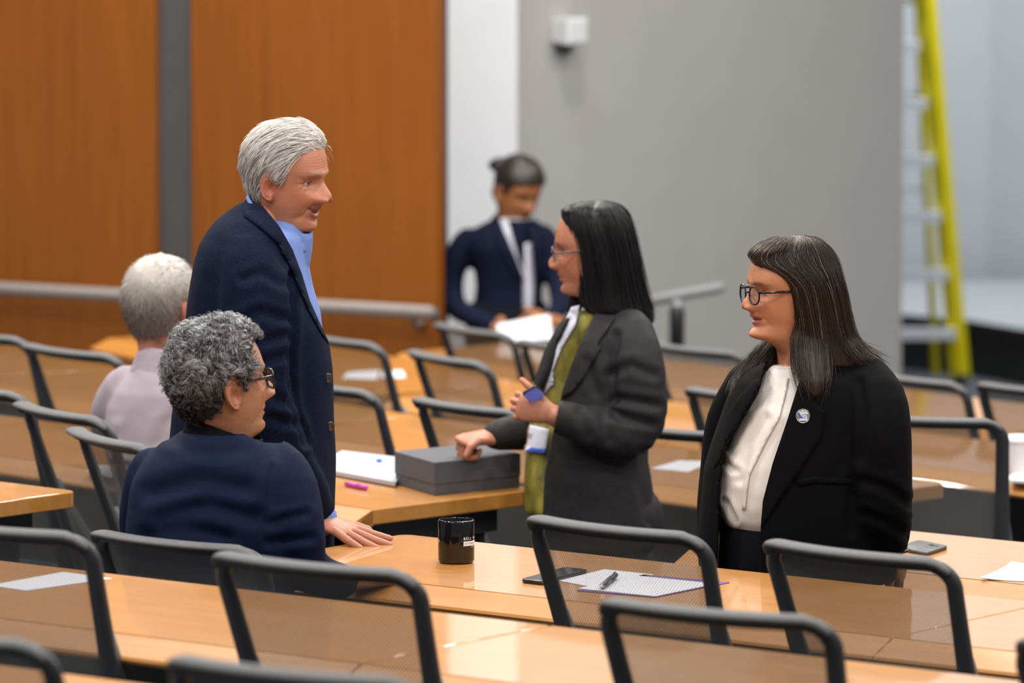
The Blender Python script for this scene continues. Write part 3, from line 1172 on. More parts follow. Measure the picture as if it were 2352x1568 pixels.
pen('dark and silver pen lying across the papers behind the sharp chair', (1384, 1345), (1414, 1320), 2, mat('silver_dark', (0.10, 0.10, 0.12), 0.3, metal=0.5, var=0.1), 0.0065, M_bolt, 0.003)
pen('pink marker on the table in front of the white folder', (796, 1111), (842, 1120), 3, mat('magenta_plastic', (0.42, 0.03, 0.30), 0.35, var=0.05), 0.0065)

# ------- white folder with blue tab
fo = thing('folder', 'white ring folder with a blue tab left of the grey box', 'folder', on_z(850, 1085, table_z(3)))
fo['org'] = [float(v) for v in fo.location]
zt = table_z(3)
P = [on_z(720, 1085, zt)[:2], on_z(908, 1120, zt)[:2], on_z(955, 1066, zt)[:2], on_z(785, 1046, zt)[:2]]
for nm, z0, z1, m in (('back_cover', 0.001, 0.004, mat('brown_board', (0.07, 0.045, 0.03), 0.7, var=0.1)), ('pages', 0.004, 0.012, M_paper), ('front_cover', 0.012, 0.0145, mat('pale_cover', (0.36, 0.385, 0.43), 0.5, var=0.03))):
    s = 1.0 if nm != 'pages' else .98
    c = np.mean(P, 0)
    rr = [[(*(c + (p - c) * s), zt + zz) for p in P] for zz in (z0, z1)]
    MB().loft(rr).build(nm, m, fo, smooth=False)
q = on_z(871, 1058, zt + .018)
MB().sphere(q, (0.008, 0.006, 0.006), 12, 8).build('tab', mat('blue_tab', (0.03, 0.12, 0.85), 0.4, var=0.05), fo)

# ------- grey box with a lift-off lid
def box_thing():
    z = table_z(3)
    a, b = on_z(998, 1139, z)[:2], on_z(1196, 1118, z)[:2]
    ex = b - a
    c = on_z(906, 1112, z)[:2]
    ey = c - a
    lx, ly = np.linalg.norm(ex), np.linalg.norm(ey)
    t = thing('storage_box', 'dark grey lidded box under the fist of the woman in the grey suit', 'box', (a[0], a[1], z + .0005))
    M_box = mat('slate_board', (0.062, 0.066, 0.078), 0.75, var=0.05, vscale=40, bump=0.05, bscale=300)

    def slab(s, z0, z1, nm):
        cc = (ex + ey) / 2
        q = [cc + (p - cc) * s for p in (np.zeros(2), ex, ex + ey, ey)]
        o = MB().loft([[(p[0], p[1], zz) for p in q] for zz in (z0, z1)]).build(nm, M_box, t, origin=(0, 0, 0), smooth=False)
        bevel_obj(o, 0.002, 2)
    slab(0.985, 0.0, 0.05, 'tray')
    slab(1.0, 0.028, 0.086, 'lid')
    return t


box_thing()

# ------- paper cup
pc = on_z(2340, 1092, table_z(5))
cup = thing('paper_cup', 'white paper cup with a lid at the right edge', 'cup', pc)
cup['org'] = [float(v) for v in pc]
rings = []
M_cup = mat('white_card', (0.68, 0.66, 0.66), 0.6, var=0.02)
rr = [(0.031, 0), (0.032, 0.003), (0.040, 0.098), (0.0405, 0.1)]
MB().loft([sring(pc + np.array([0, 0, z]), (r, 0, 0), (0, r, 0), 32) for r, z in rr]).build('body', M_cup, cup)
rr = [(0.043, 0.099), (0.0435, 0.106), (0.041, 0.108), (0.039, 0.116), (0.036, 0.117)]
MB().loft([sring(pc + np.array([0, 0, z]), (r, 0, 0), (0, r, 0), 32) for r, z in rr]).build('lid', MATS['white_plastic'], cup)
# ------------------------------------------------------------------ people: shared builders
M_skin = mat('skin', (1, 1, 1), 0.46, attr=True, var=0.13, vscale=55, sss=0.08, bump=0.22, bscale=95, bstretch=(1, 1, 2.2), spec=0.4)
M_eye = mat('eye', (1, 1, 1), 0.1, attr=True, var=0.01)
M_hair = mat('hair', (1, 1, 1), 0.38, attr=True, var=0.05, vscale=60, spec=0.5)
M_hair_long = mat('sleek_hair', (1, 1, 1), 0.42, attr=True, var=0.05, vscale=60, spec=0.35)
M_lens = None


def lens_material():
    m = bpy.data.materials.new('lens_glass')
    m.use_nodes = True
    nt = m.node_tree
    for n in list(nt.nodes):
        if n.type == 'BSDF_PRINCIPLED':
            nt.nodes.remove(n)
    tr = nt.nodes.new('ShaderNodeBsdfTransparent')
    tr.inputs[0].default_value = (0.93, 0.95, 0.96, 1)
    gl = nt.nodes.new('ShaderNodeBsdfGlossy')
    gl.inputs['Roughness'].default_value = 0.03
    mx = nt.nodes.new('ShaderNodeMixShader')
    mx.inputs[0].default_value = 0.07
    nt.links.new(tr.outputs[0], mx.inputs[1])
    nt.links.new(gl.outputs[0], mx.inputs[2])
    nt.links.new(mx.outputs[0], nt.nodes['Material Output'].inputs['Surface'])
    return m


M_lens = lens_material()


def smooth_interp(z, zs, ys):
    """Catmull-Rom through table points"""
    zs = np.asarray(zs, float)
    ys = np.asarray(ys, float)
    o = np.argsort(zs)
    zs, ys = zs[o], ys[o]
    d = np.gradient(ys, zs)
    i = np.clip(np.searchsorted(zs, z) - 1, 0, len(zs) - 2)
    h = zs[i + 1] - zs[i]
    t = np.clip((z - zs[i]) / h, 0, 1)
    return ((2 * t ** 3 - 3 * t ** 2 + 1) * ys[i] + (t ** 3 - 2 * t ** 2 + t) * h * d[i]
            + (-2 * t ** 3 + 3 * t ** 2) * ys[i + 1] + (t ** 3 - t ** 2) * h * d[i + 1])


def gauss(x, c, s):
    return np.exp(-0.5 * ((x - c) / s) ** 2)


class Head:
    """head in its own frame: x to the subject's right, y to the front, z up, eyes near z = 0"""
    Z = [.118, .112, .100, .085, .065, .045, .025, .010, -.005, -.020, -.035, -.050, -.062, -.075, -.090, -.100, -.108, -.118, -.135, -.160, -.200]
    YF = [.000, .030, .052, .066, .077, .083, .0855, .081, .078, .077, .078, .081, .081, .077, .078, .073, .058, .030, .022, .024, .030]
    YB = [-.012, -.045, -.066, -.080, -.090, -.095, -.097, -.096, -.094, -.089, -.083, -.076, -.070, -.066, -.062, -.061, -.061, -.062, -.064, -.068, -.076]
    W = [.004, .030, .048, .060, .069, .074, .0755, .0750, .0745, .0735, .072, .070, .067, .063, .058, .055, .053, .053, .054, .057, .066]
    NZ = [.030, .020, .010, .000, -.010, -.017, -.022, -.028, -.034, -.039, -.0435, -.047, -.055]
    NY = [.000, .003, .0090, .0165, .0250, .0305, .0330, .0325, .0275, .0195, .0100, .003, .000]

    def __init__(self, px, py, Y, a, pitch=0.0, roll=0.0, s=(1, 1, 1), nose=1.0, chin=0.0, jaw=1.0, brow=1.0, jowl=0.0, smile=0.0, neck_tilt=0.0, neck_w=1.0, lips=1.0, lid=(10, -16), ear=1.0, nose_w=1.0, open_=0.0, age=0.0):
        self.k = dict(nose=nose, chin=chin, jaw=jaw, brow=brow, jowl=jowl, smile=smile, neck_tilt=neck_tilt, neck_w=neck_w, lips=lips, lid=lid, ear=ear, nose_w=nose_w, open_=open_, age=age)
        c = at(px, py, Y)
        a, p, r = math.radians(a), math.radians(pitch), math.radians(roll)
        X = np.array([math.sin(a), -math.cos(a), 0])
        Yv = np.array([math.cos(a), math.sin(a), 0])
        Zv = np.array([0, 0, 1.0])
        Y2 = Yv * math.cos(p) + Zv * math.sin(p)
        Z2 = -Yv * math.sin(p) + Zv * math.cos(p)
        X3 = X * math.cos(r) + Z2 * math.sin(r)
        Z3 = -X * math.sin(r) + Z2 * math.cos(r)
        self.R = np.stack([X3, Y2, Z3], 1) * np.array(s)
        self.c = c
        self.s = s
        self.Ri = np.linalg.inv(self.R)

    def w(self, P):
        return np.asarray(P, float) @ self.R.T + self.c

    def loc(self, V):
        return (np.asarray(V) - self.c) @ self.Ri.T

    def skin_y(self, x, z):
        yf = smooth_interp(z, self.Z, self.YF)
        w = smooth_interp(z, self.Z, self.W)
        return yf * np.maximum(0, 1 - np.abs(x / w) ** 2.3) ** (1 / 2.3)

    def surface(self, n=112, m=150, zmin=-.20, grow=0.0, zmax=.1178):
        k = self.k
        t = np.linspace(0, 1, m)
        z = zmin + (zmax - zmin) * (1 - (1 - t) ** 1.35)
        th = np.arange(n) * 2 * math.pi / n
        Zg, Tg = np.meshgrid(z, th, indexing='ij')
        yf = smooth_interp(Zg, self.Z, self.YF)
        yb = smooth_interp(Zg, self.Z, self.YB)
        w = smooth_interp(Zg, self.Z, self.W)
        low = np.clip((-Zg - .03) / .06, 0, 1) * np.clip((Zg + .125) / .02, 0, 1)
        w = w * (1 + (k['jaw'] - 1) * low)
        neck = np.clip((-Zg - .10) / .03, 0, 1)
        w = w * (1 + (k['neck_w'] - 1) * neck)
        yf = yf + k['chin'] * gauss(Zg, -.092, .014)
        yf = yf + k['jowl'] * gauss(Zg, -.112, .014)
        e = 2.15 + .25 * gauss(Zg, .02, .04) - .35 * np.clip((-Zg - .04) / .05, 0, 1) * (1 - neck)
        c, s = np.cos(Tg), np.sin(Tg)
        x = w * np.sign(c) * np.abs(c) ** (2 / e)
        y = np.where(s > 0, yf, -yb) * np.sign(s) * np.abs(s) ** (2 / e)
        fr = np.clip((y - .02) / .03, 0, 1) * (s > 0)
        # nose with wings
        ny = np.interp(Zg, self.NZ[::-1], self.NY[::-1]) * k['nose']
        sg = (.0062 + .0062 * np.clip((.01 - Zg) / .04, 0, 1) ** 1.5) * k['nose_w']
        d = ny * np.exp(-0.5 * (x / sg) ** 2)
        for sx in (-1, 1):
            d += .013 * k['nose'] * gauss(x, sx * .0125 * k['nose_w'], .0055) * gauss(Zg, -.036, .0055)
            d -= .0125 * gauss(x, sx * .031, .0145) * gauss(Zg, .001, .0105)
            d += .0050 * k['brow'] * gauss(x, sx * .027, .017) * gauss(Zg, .0205, .0062)
            d += .0055 * gauss(x, sx * .044, .015) * gauss(Zg, -.026, .014)
            d -= .0030 * gauss(x, sx * .040, .012) * gauss(Zg, -.062, .014)
            # smile fold from the wing of the nose past the mouth corner
            fx = .020 + (-.040 - Zg) * .55
            d -= .0030 * (.5 + k['smile']) * gauss(np.abs(x), fx, .0035) * np.clip((-.032 - Zg) / .01, 0, 1) * np.clip((Zg + .085) / .015, 0, 1) * .6
            d += .0040 * k['smile'] * gauss(x, sx * .038, .013) * gauss(Zg, -.036, .012)
        if k['age']:
            g = k['age']
            d += g * .00075 * np.sin(Zg * 1050 + 6 * x * 10) * gauss(Zg, .046, .012) * gauss(x, 0, .040)
            for sx in (-1, 1):
                rx_, rz_ = (x * sx - .040), (Zg - .002)
                an = np.arctan2(rz_, np.maximum(rx_, 1e-4))
                rr_ = np.hypot(rx_, rz_)
                d += g * .0013 * np.sin(an * 9.0) * gauss(rr_, .014, .006) * (rx_ > 0)
                d -= g * .0022 * gauss(x * sx, .033, .011) * gauss(Zg, -.0145 - 6 * (x * sx - .033) ** 2, .0022)
                d += g * .0016 * gauss(x * sx, .033, .011) * gauss(Zg, -.0090, .0028)
                d -= g * .0024 * gauss(x * sx, .040 + (-.05 - Zg) * .25, .0032) * gauss(Zg, -.070, .016)
        L = k['lips']
        zz = Zg - k['smile'] * .010 * np.clip(np.abs(x) / .024, 0, 1) ** 2
        d += .0050 * L * gauss(x, 0, .014) * gauss(zz, -.0555, .0042)
        d += .0052 * L * gauss(x, 0, .013) * gauss(zz, -.0685 - k['open_'], .0045)
        d -= (.0048 + k['open_'] * 1.2) * gauss(x, 0, .0185) * gauss(zz, -.0620 - k['open_'] * .5, .0022 + k['open_'] * .5)
        d -= .0035 * gauss(x, 0, .016) * gauss(zz, -.0785 - k['open_'], .005)
        d += .0030 * gauss(x, 0, .014) * gauss(Zg, -.093, .009)
        y = y + d * fr
        # the neck leans
        y = y + k['neck_tilt'] * np.clip((-Zg - .085) / .115, 0, 1.5) ** 1.2
        P = np.stack([x, y, Zg], -1)
        if grow:
            q = np.stack([x, y, (Zg - .0) * .9], -1)
            q = q / np.linalg.norm(q, axis=-1, keepdims=True)
            P = P + q * np.asarray(grow)[..., None] if not np.isscalar(grow) else P + q * grow
        return P

    def shell(self):
        """closed skin shells of the head: skull and neck, eyelids, ears"""
        P = self.surface()
        mb = MB()
        mb.loft([self.w(r) for r in P])
        lo, hi = self.k['lid'][1], self.k['lid'][0]
        for sx in (-1, 1):
            c = self.eye_c(sx)
            V, F = [], []
            n, m = 28, 20
            for i in range(m + 1):
                el = -90 + 180 * i / m
                for j in range(n):
                    az = 2 * math.pi * j / n
                    front = math.sin(az)
                    span = max(0.0, front)
                    up = lo + (hi - lo) * .5 + (hi - lo) * .5 * span ** .5
                    dn = lo + (hi - lo) * .5 - (hi - lo) * .5 * span ** .5
                    r = .0132
                    if dn < el < up and front > .25:
                        r = .0095
                    e_ = math.radians(el)
                    V.append((c[0] + r * math.cos(e_) * math.cos(az), c[1] + r * math.cos(e_) * math.sin(az), c[2] + r * math.sin(e_)))
            for i in range(m):
                for j in range(n):
                    kx = (j + 1) % n
                    F.append((i * n + j, i * n + kx, (i + 1) * n + kx, (i + 1) * n + j))
            mb.add(self.w(V), F)
            self.add_ear(mb, sx)
        return mb

    def eye_c(self, sx):
        return np.array([sx * .031, float(self.skin_y(.031, 0.0)) - .0185, .0015])

    def add_ear(self, mb, sx):
        """outer ear: lobed disc with a rolled rim and a hollow"""
        n, m = 30, 9
        H = self.k['ear']
        top, bot = [], []
        for i in range(m + 1):
            rr = i / m
            for j in range(n):
                t = 2 * math.pi * j / n
                a = .0175 * (1 + .16 * math.sin(t)) * rr * math.cos(t) * H
                b = .0315 * rr * math.sin(t) * H
                rim = .0062 * math.exp(-((rr - .86) / .10) ** 2) * (1 if math.sin(t) > -.75 else .4)
                hol = -.0085 * math.exp(-((a - .004) / .007) ** 2 - ((b + .003) / .011) ** 2)
                anti = .0045 * math.exp(-((rr - .52) / .12) ** 2) * (1 if math.cos(t) < .2 else .2)
                h = .0070 + rim + hol + anti - .003 * (rr > .97)
                # flare away from the skull at the back edge
                fl = (.0175 - a) * .42
                top.append((a, b, h + fl))
                bot.append((a, b, fl - .004 - .006 * (1 - rr)))
        V = []
        for (a, b, h) in top + bot:
            ta = math.radians(12)
            y = -.010 + a * math.cos(ta) - b * math.sin(ta)
            z = -.014 + b * math.cos(ta) + a * math.sin(ta)
            V.append((sx * (.0685 + h), y, z))
        N = (m + 1) * n
        F = []
        for i in range(m):
            for j in range(n):
                k = (j + 1) % n
                F.append((i * n + j, i * n + k, (i + 1) * n + k, (i + 1) * n + j))
                F.append((N + i * n + j, N + (i + 1) * n + j, N + (i + 1) * n + k, N + i * n + k))
        for j in range(n):
            k = (j + 1) % n
            F.append((m * n + j, m * n + k, N + m * n + k, N + m * n + j))
        mb.add(self.w(V), F)

    def eyes(self, parent, iris=(0.06, 0.04, 0.03)):
        for sx in (-1, 1):
            c = self.eye_c(sx)
            mb = MB()
            mb.sphere((0, 0, 0), .0125, 24, 16)
            V = np.array(mb.V)
            dirn = V / .0125
            f = dirn[:, 1]
            col = np.where((f > .955)[:, None], np.array([[.004, .004, .004]]), np.where((f > .86)[:, None], np.array([iris]), np.array([[.42, .38, .36]])))
            put('eye', self.w(V + c), mb.F, M_eye, parent, cols=col)


def paint(V, head, skin, lip=None, brow=None, blush=0.25, mouth=0.0, shadow=None, stubble=0.0):
    """skin tones by place on the face: lips, brows, redder nose, cheeks and ears"""
    col = np.tile(np.array(skin), (len(V), 1))
    P = head.loc(V)
    x, y, z = P[:, 0], P[:, 1], P[:, 2]
    ax = np.abs(x)
    near = (z > -.13) & (z < .15) & (np.abs(y) < .16) & (ax < .12)
    red = np.array(skin) * np.array([1.02, .70, .66])
    k = blush * (gauss(ax, .042, .018) * gauss(z, -.028, .018) * (y > .02) + gauss(x, 0, .012) * gauss(z, -.032, .012) * (y > .08) + 1.2 * gauss(y, -.012, .02) * gauss(z, -.014, .03) * (ax > .068))
    k = np.clip(k * near, 0, 1)[:, None]
    col = col * (1 - k) + red * k
    sm = head.k['smile']
    op = head.k['open_']
    zz = z - sm * .010 * np.clip(ax / .024, 0, 1) ** 2
    lipc = np.array(lip if lip is not None else np.array(skin) * np.array([.86, .52, .52]))
    k = (near & (y > .06) & (ax < .025)) * np.clip(gauss(x, 0, .014) * 1.6, 0, 1) * np.clip(gauss(zz, -.0555, .0042) + gauss(zz, -.068 - op, .0048), 0, 1) * .95
    col = col * (1 - k[:, None]) + lipc * k[:, None]
    k = (near & (y > .055) & (ax < .026)) * gauss(zz, -.062 - op * .5, .0012 + op * .42) * .8
    col = col * (1 - k[:, None]) + np.array([.03, .010, .009]) * k[:, None]
    if brow is not None:
        arch = .0235 - ((ax - .026) / .026) ** 2 * .004
        k = (near & (y > .04)) * np.clip(gauss(ax, .029, .0125) * 1.3, 0, 1) * gauss(z, arch, .0032) * .8
        col = col * (1 - k[:, None]) + np.array(brow) * k[:, None]
    for sx in (-1, 1):
        q = P - head.eye_c(sx)
        rr = np.linalg.norm(q, axis=1) + 1e-9
        el = np.degrees(np.arcsin(q[:, 2] / rr))
        hi = head.k['lid'][0] * np.clip(q[:, 1] / rr, 0, 1) ** .5
        k = (near & (rr < .0165) & (q[:, 1] > .003)) * np.exp(-0.5 * ((el - hi) / 7) ** 2) * .75
        col = col * (1 - k[:, None]) + np.array([.02, .012, .01]) * k[:, None]
    if stubble:
        k = (near & (y > -.02) & (z < -.045) & (z > -.11)) * stubble
        col = col * (1 - k[:, None]) + col.mean(1, keepdims=True) * .75 * k[:, None]
    return col


def tubes_of(lines, rad, cols, n=3):
    """many thin tapering strands as one mesh; lines (S, K, 3)"""
    L = np.asarray(lines, float)
    S, K, _ = L.shape
    t = np.gradient(L, axis=1)
    t /= np.linalg.norm(t, axis=2, keepdims=True) + 1e-9
    ref = np.array([.31, .52, .79])
    a = np.cross(t, ref)
    a /= np.linalg.norm(a, axis=2, keepdims=True) + 1e-9
    b = np.cross(a, t)
    taper = np.interp(np.linspace(0, 1, K), [0, .15, .6, 1], [.8, 1, .8, .18])
    r = np.asarray(rad).reshape(-1, 1) * taper[None, :]
    V = np.empty((S, K, n, 3))
    for j in range(n):
        an = 2 * math.pi * j / n
        V[:, :, j] = L + (a * math.cos(an) + b * math.sin(an)) * r[:, :, None]
    idx = np.arange(S * K * n).reshape(S, K, n)
    F = []
    for j in range(n):
        k = (j + 1) % n
        q = np.stack([idx[:, :-1, j], idx[:, :-1, k], idx[:, 1:, k], idx[:, 1:, j]], -1).reshape(-1, 4)
        F.append(q)
    F = np.vstack(F).tolist()
    c = np.repeat(np.asarray(cols)[:, None, :], K * n, axis=1).reshape(-1, 3)
    return V.reshape(-1, 3), F, c


def scalp_points(head, mask, count, rep=1):
    """random points on the skull where mask(P) holds"""
    P = head.surface(n=160, m=220, zmin=-.11).reshape(-1, 3)
    nr = P * np.array([1, 1, .9])
    nr /= np.linalg.norm(nr, axis=1)[:, None]
    # weight by area (roughly, even in angle)
    ok = mask(P)
    P, nr = P[ok], nr[ok]
    wgt = np.hypot(P[:, 0], P[:, 1]) + .002
    i = rng.choice(len(P), count // rep, p=wgt / wgt.sum())
    i = np.repeat(i, rep)
    return P[i] + rng.normal(0, .0012 if rep == 1 else .0017, (len(i), 3)), nr[i]


def comb(head, root, nr, flow, steps, step, lift0, lift1, jit=0.1, curl=0.0, curl_r=0.004, rep=1):
    """grow strands along a flow field close to the scalp, in head coordinates; returns world lines"""
    S = len(root)
    stp = np.broadcast_to(np.asarray(step, float), (S,))[:, None]
    lift0 = np.broadcast_to(np.asarray(lift0, float), (S,))[:, None]
    lift1 = np.broadcast_to(np.asarray(lift1, float), (S,))[:, None]
    p = root + nr * lift0
    out = [p.copy()]
    ph = np.repeat(rng.uniform(0, 6.28, S // rep + 1), rep)[:S]
    jv = np.repeat(rng.normal(0, jit, (S // rep + 1, 3)), rep, axis=0)[:S] + rng.normal(0, jit * .25, (S, 3))
    for k in range(steps):
        d = flow(p) + jv
        n = p * np.array([1, 1, .9])
        n /= np.linalg.norm(n, axis=1)[:, None]
        d = d - n * np.einsum('ij,ij->i', d, n)[:, None]
        d /= np.linalg.norm(d, axis=1)[:, None] + 1e-9
        q = p + d * stp
        n2 = q * np.array([1, 1, .9])
        n2 /= np.linalg.norm(n2, axis=1)[:, None]
        # stay on the skull's radius
        q = q + n2 * (lift1 - lift0) / steps
        p = q
        o = q
        if curl:
            a = ph + (k + 1) * curl
            side = np.cross(d, n2)
            o = q + n2 * (np.sin(a) * curl_r)[:, None] + side * (np.cos(a) * curl_r)[:, None]
        out.append(o.copy())
    L = np.stack(out, 1)
    return head.w(L.reshape(-1, 3)).reshape(L.shape)


def hair_cap(head, mask, thick, m=70, n=96, zmin=-.11):
    """soft under-layer of the hair; thick(P) in metres"""
    P = head.surface(n=n, m=m, zmin=zmin)
    q = P * np.array([1, 1, .9])
    q = q / np.linalg.norm(q, axis=-1, keepdims=True)
    T = thick(P.reshape(-1, 3)).reshape(P.shape[:2])
    K = mask(P.reshape(-1, 3)).reshape(P.shape[:2])
    W = P + q * np.where(K, T, -.006)[..., None]
    F = []
    for i in range(m - 1):
        for j in range(n):
            k = (j + 1) % n
            if K[i, j] or K[i + 1, j] or K[i, k] or K[i + 1, k]:
                F.append((i * n + j, i * n + k, (i + 1) * n + k, (i + 1) * n + j))
    V = list(W.reshape(-1, 3)) + [W[-1].mean(0) + np.array([0, 0, .004])]
    for j in range(n):
        F.append(((m - 1) * n + j, (m - 1) * n + (j + 1) % n, len(V) - 1))
    return head.w(np.array(V)), F


def glasses(head, parent, m_rim, rx=.0235, rz=.019, e=2.6, rim=.0018, yo=.0, z0=-.002, temple_r=.0019, xo=.032):
    g = []
    yc = float(head.skin_y(0.0, 0.0)) + .016 + yo
    rims = MB()
    for sx in (-1, 1):
        t = np.arange(41) * 2 * math.pi / 40
        a = np.sign(np.cos(t)) * np.abs(np.cos(t)) ** (2 / e) * rx
        b = np.sign(np.sin(t)) * np.abs(np.sin(t)) ** (2 / e) * rz
        X = sx * xo + a
        L = np.stack([X, yc - 1.8 * X ** 2, z0 + b], 1)
        rims.tube(head.w(L), rim, 8, caps=False)
    br = [(-.010, yc - .001, z0 + .004), (-.004, yc + .002, z0 + .007), (.004, yc + .002, z0 + .007), (.010, yc - .001, z0 + .004)]
    rims.tube(head.w(np.array(br)), rim, 8)
    f = rims.build('eyeglasses', m_rim, parent)
    for sx in (-1, 1):
        xe = sx * (xo + rx)
        ye = yc - 1.8 * xe ** 2
        tp = np.array([(xe, ye, z0 + rz * .45), (sx * .066, ye - .010, z0 + rz * .45), (sx * .0765, .02, .006), (sx * .0785, -.012, .004), (sx * .078, -.030, -.012)])
        MB().tube(head.w(tp), [(temple_r, temple_r * 1.5)] * 5, 8).build('temple', m_rim, f)
        t = np.arange(32) * 2 * math.pi / 32
        a = np.sign(np.cos(t)) * np.abs(np.cos(t)) ** (2 / e) * (rx - .0005)
        b = np.sign(np.sin(t)) * np.abs(np.sin(t)) ** (2 / e) * (rz - .0005)
        X = sx * xo + a
        rr = [head.w(np.stack([X, yc - 1.8 * X ** 2 + dy, z0 + b], 1)) for dy in (-.0006, .0006)]
        MB().loft(rr).build('lens', M_lens, f, smooth=False)
    return f


def finger_chain(mb, p0, d0, up, lens, curls, r0, r1, spread=0.0):
    """one finger as a bent capsule chain"""
    p = np.asarray(p0, float)
    d = np.asarray(d0, float)
    d = d / np.linalg.norm(d)
    u = np.asarray(up, float)
    side = np.cross(d, u)
    side /= np.linalg.norm(side)
    pts = [p - d * .012, p]
    for L, c in zip(lens, curls):
        c = math.radians(c)
        u2 = np.cross(side, d)
        d = d * math.cos(c) - u2 * math.sin(c)
        d /= np.linalg.norm(d)
        pts.append(p + d * L * .5)
        p = p + d * L
        pts.append(p)
    rad = list(np.linspace(r0, r1, len(pts)))
    # knuckles slightly thicker
    for i in (3, 5):
        if i < len(rad):
            rad[i] *= 1.07
    mb.tube(pts, rad, 12, dome=True, up=tuple(side))
    return p


def hand(mb, wrist, fwd, up, right=True, curl=(8, 12, 10), spread=10, s=1.0, thumb_curl=(5, 15), thumb_out=35, thumb_drop=10, curls=None):
    """palm with five unequal fingers; up points out of the back of the hand"""
    f = np.asarray(fwd, float)
    f = f / np.linalg.norm(f)
    u = np.asarray(up, float)
    u = u - f * np.dot(u, f)
    u /= np.linalg.norm(u)
    sd = np.cross(f, u)                      # to the hand's right seen from its back
    th = -1 if right else 1                  # thumb side
    w = np.asarray(wrist, float)
    mb.tube([w - f * .05 * s, w, w + f * .03 * s, w + f * .065 * s, w + f * .092 * s],
            [(.026 * s, .021 * s), (.027 * s, .019 * s), (.036 * s, .017 * s), (.040 * s, .0145 * s), (.038 * s, .011 * s)], 20, up=tuple(u), dome=True)
    lens = ((.042, .026, .021), (.047, .029, .022), (.043, .027, .021), (.033, .021, .018))
    tips = []
    for i, L in enumerate(lens):
        off = (-.0295 + .0200 * i) * s
        an = math.radians((-1.5 + i) * spread)
        d = f * math.cos(an) + (-th) * sd * math.sin(an)
        base = w + f * (.088 - .006 * abs(i - 1.2)) * s - th * sd * off
        cu = curls[i] if curls is not None else curl
        tips.append(finger_chain(mb, base, d, u, [l * s for l in L], cu, .0098 * s, .0074 * s))
    an = math.radians(thumb_out)
    d = f * math.cos(an) + th * sd * math.sin(an) - u * math.sin(math.radians(thumb_drop))
    base = w + f * .022 * s + th * sd * .024 * s - u * .004 * s
    finger_chain(mb, base, d, u, [.040 * s, .032 * s, .026 * s], (0,) + tuple(thumb_curl), .0135 * s, .0088 * s)
    return tips


class Fig:
    """a person whose mid plane stands at depth Y; outlines are given as seen in the photograph, depth in metres"""

    def __init__(self, Y):
        self.Y = Y

    def p(self, px, py, dy=0.0):
        q = at(px, py, self.Y)
        # keep the picture outline when moving in depth: shift along the sight line
        return at(px, py, self.Y + dy)

    def row(self, py, l, r, b, dy=0.0, e=2.2, n=44, tilt=0.0):
        c = at((l + r) / 2, py, self.Y + dy)
        hw = (r - l) / 2 * (self.Y + dy) / FPX
        return sring(c, (hw, 0, 0), (tilt, b, 0), n, e)

    def loft(self, rows, n=44):
        return MB().loft([self.row(*r[:4], **({'dy': r[4]} if len(r) > 4 else {}), **({'e': r[5]} if len(r) > 5 else {}), n=n) for r in rows])

    def tube(self, pts, n=20):
        """pts: (px, py, dy, radius[, radius2])"""
        P = [self.p(*q[:3]) for q in pts]
        R = [(q[3], q[4] if len(q) > 4 else q[3]) for q in pts]
        # refine along a smooth curve
        P = np.array(P)
        R = np.array(R)
        d = np.r_[0, np.cumsum(np.linalg.norm(np.diff(P, axis=0), axis=1))]
        m = max(6, int(d[-1] / .025))
        t = np.linspace(0, d[-1], m)
        P2 = np.stack([smooth_interp(t, d, P[:, i]) for i in range(3)], 1)
        R2 = np.stack([np.interp(t, d, R[:, i]) for i in range(2)], 1)
        return MB().tube(P2, [tuple(r) for r in R2], n, dome=True, up=(0, 1, 0.01))


def join(*mbs):
    m = MB()
    for x in mbs:
        m.add(x.V, x.F)
    return m


def garment(name, mbs, m, parent, voxel=.008, smooth=8, cuts=(), wr=0.0, wscale=14.0, folds=()):
    """weld shells into one garment, cut its openings, lay folds; returns (object, bvh)"""
    j = join(*mbs)
    V, F, N = fuse(j.V, j.F, voxel, smooth)
    if wr:
        w = (np.sin(V[:, 0] * wscale + 1.7 * np.sin(V[:, 2] * wscale * .6)) * np.sin(V[:, 2] * wscale * 1.3 + 1.3 * np.sin(V[:, 0] * wscale * .8 + V[:, 1] * 9))) * wr
        V = V + N * w[:, None]
    if len(folds):
        P = project(V)
        view = np.einsum('ij,ij->i', V - np.array([0, 0, ZC]), N) < 0
        for (pts, depth, width) in folds:
            pts = np.array(pts, float)
            dmin = np.full(len(P), 1e9)
            tt = np.zeros(len(P))
            for a, b in zip(pts[:-1], pts[1:]):
                ab = b - a
                t = np.clip(((P - a) @ ab) / (ab @ ab), 0, 1)
                d = np.linalg.norm(P - (a + t[:, None] * ab), axis=1)
                dmin = np.minimum(dmin, d)
            k = np.exp(-0.5 * (dmin / width) ** 2) - .55 * np.exp(-0.5 * ((dmin - 2.2 * width) / width) ** 2)
            V = V - N * (k * depth * view)[:, None]
    bv = bvh_of(V, F)
    for poly in cuts:
        V, F = drop_faces(V, F, N, poly)
    o = put(name, V, F, m, parent)
    if cuts:
        s = o.modifiers.new('thickness', 'SOLIDIFY')
        s.thickness = .005
        s.offset = -1
    return o, bv


def person(label, mb, voxel, head, skin, origin, smooth=2, hidden=None, **pk):
    """the body: one continuous welded skin, finer where it shows, coarser under the clothes"""
    V, F, N = fuse(mb.V, mb.F, voxel, smooth, .45)
    if hidden is not None:
        V2, F2, N2 = fuse(hidden.V, hidden.F, .012, 2)
        F = list(F) + [tuple(i + len(V) for i in f) for f in F2]
        V = np.vstack([V, V2])
    cols = paint(V, head, skin, **pk)
    o = put('person', V, F, M_skin, None, origin=origin, cols=cols)
    o['org'] = [float(v) for v in origin]
    tag(o, label, 'person')
    return o


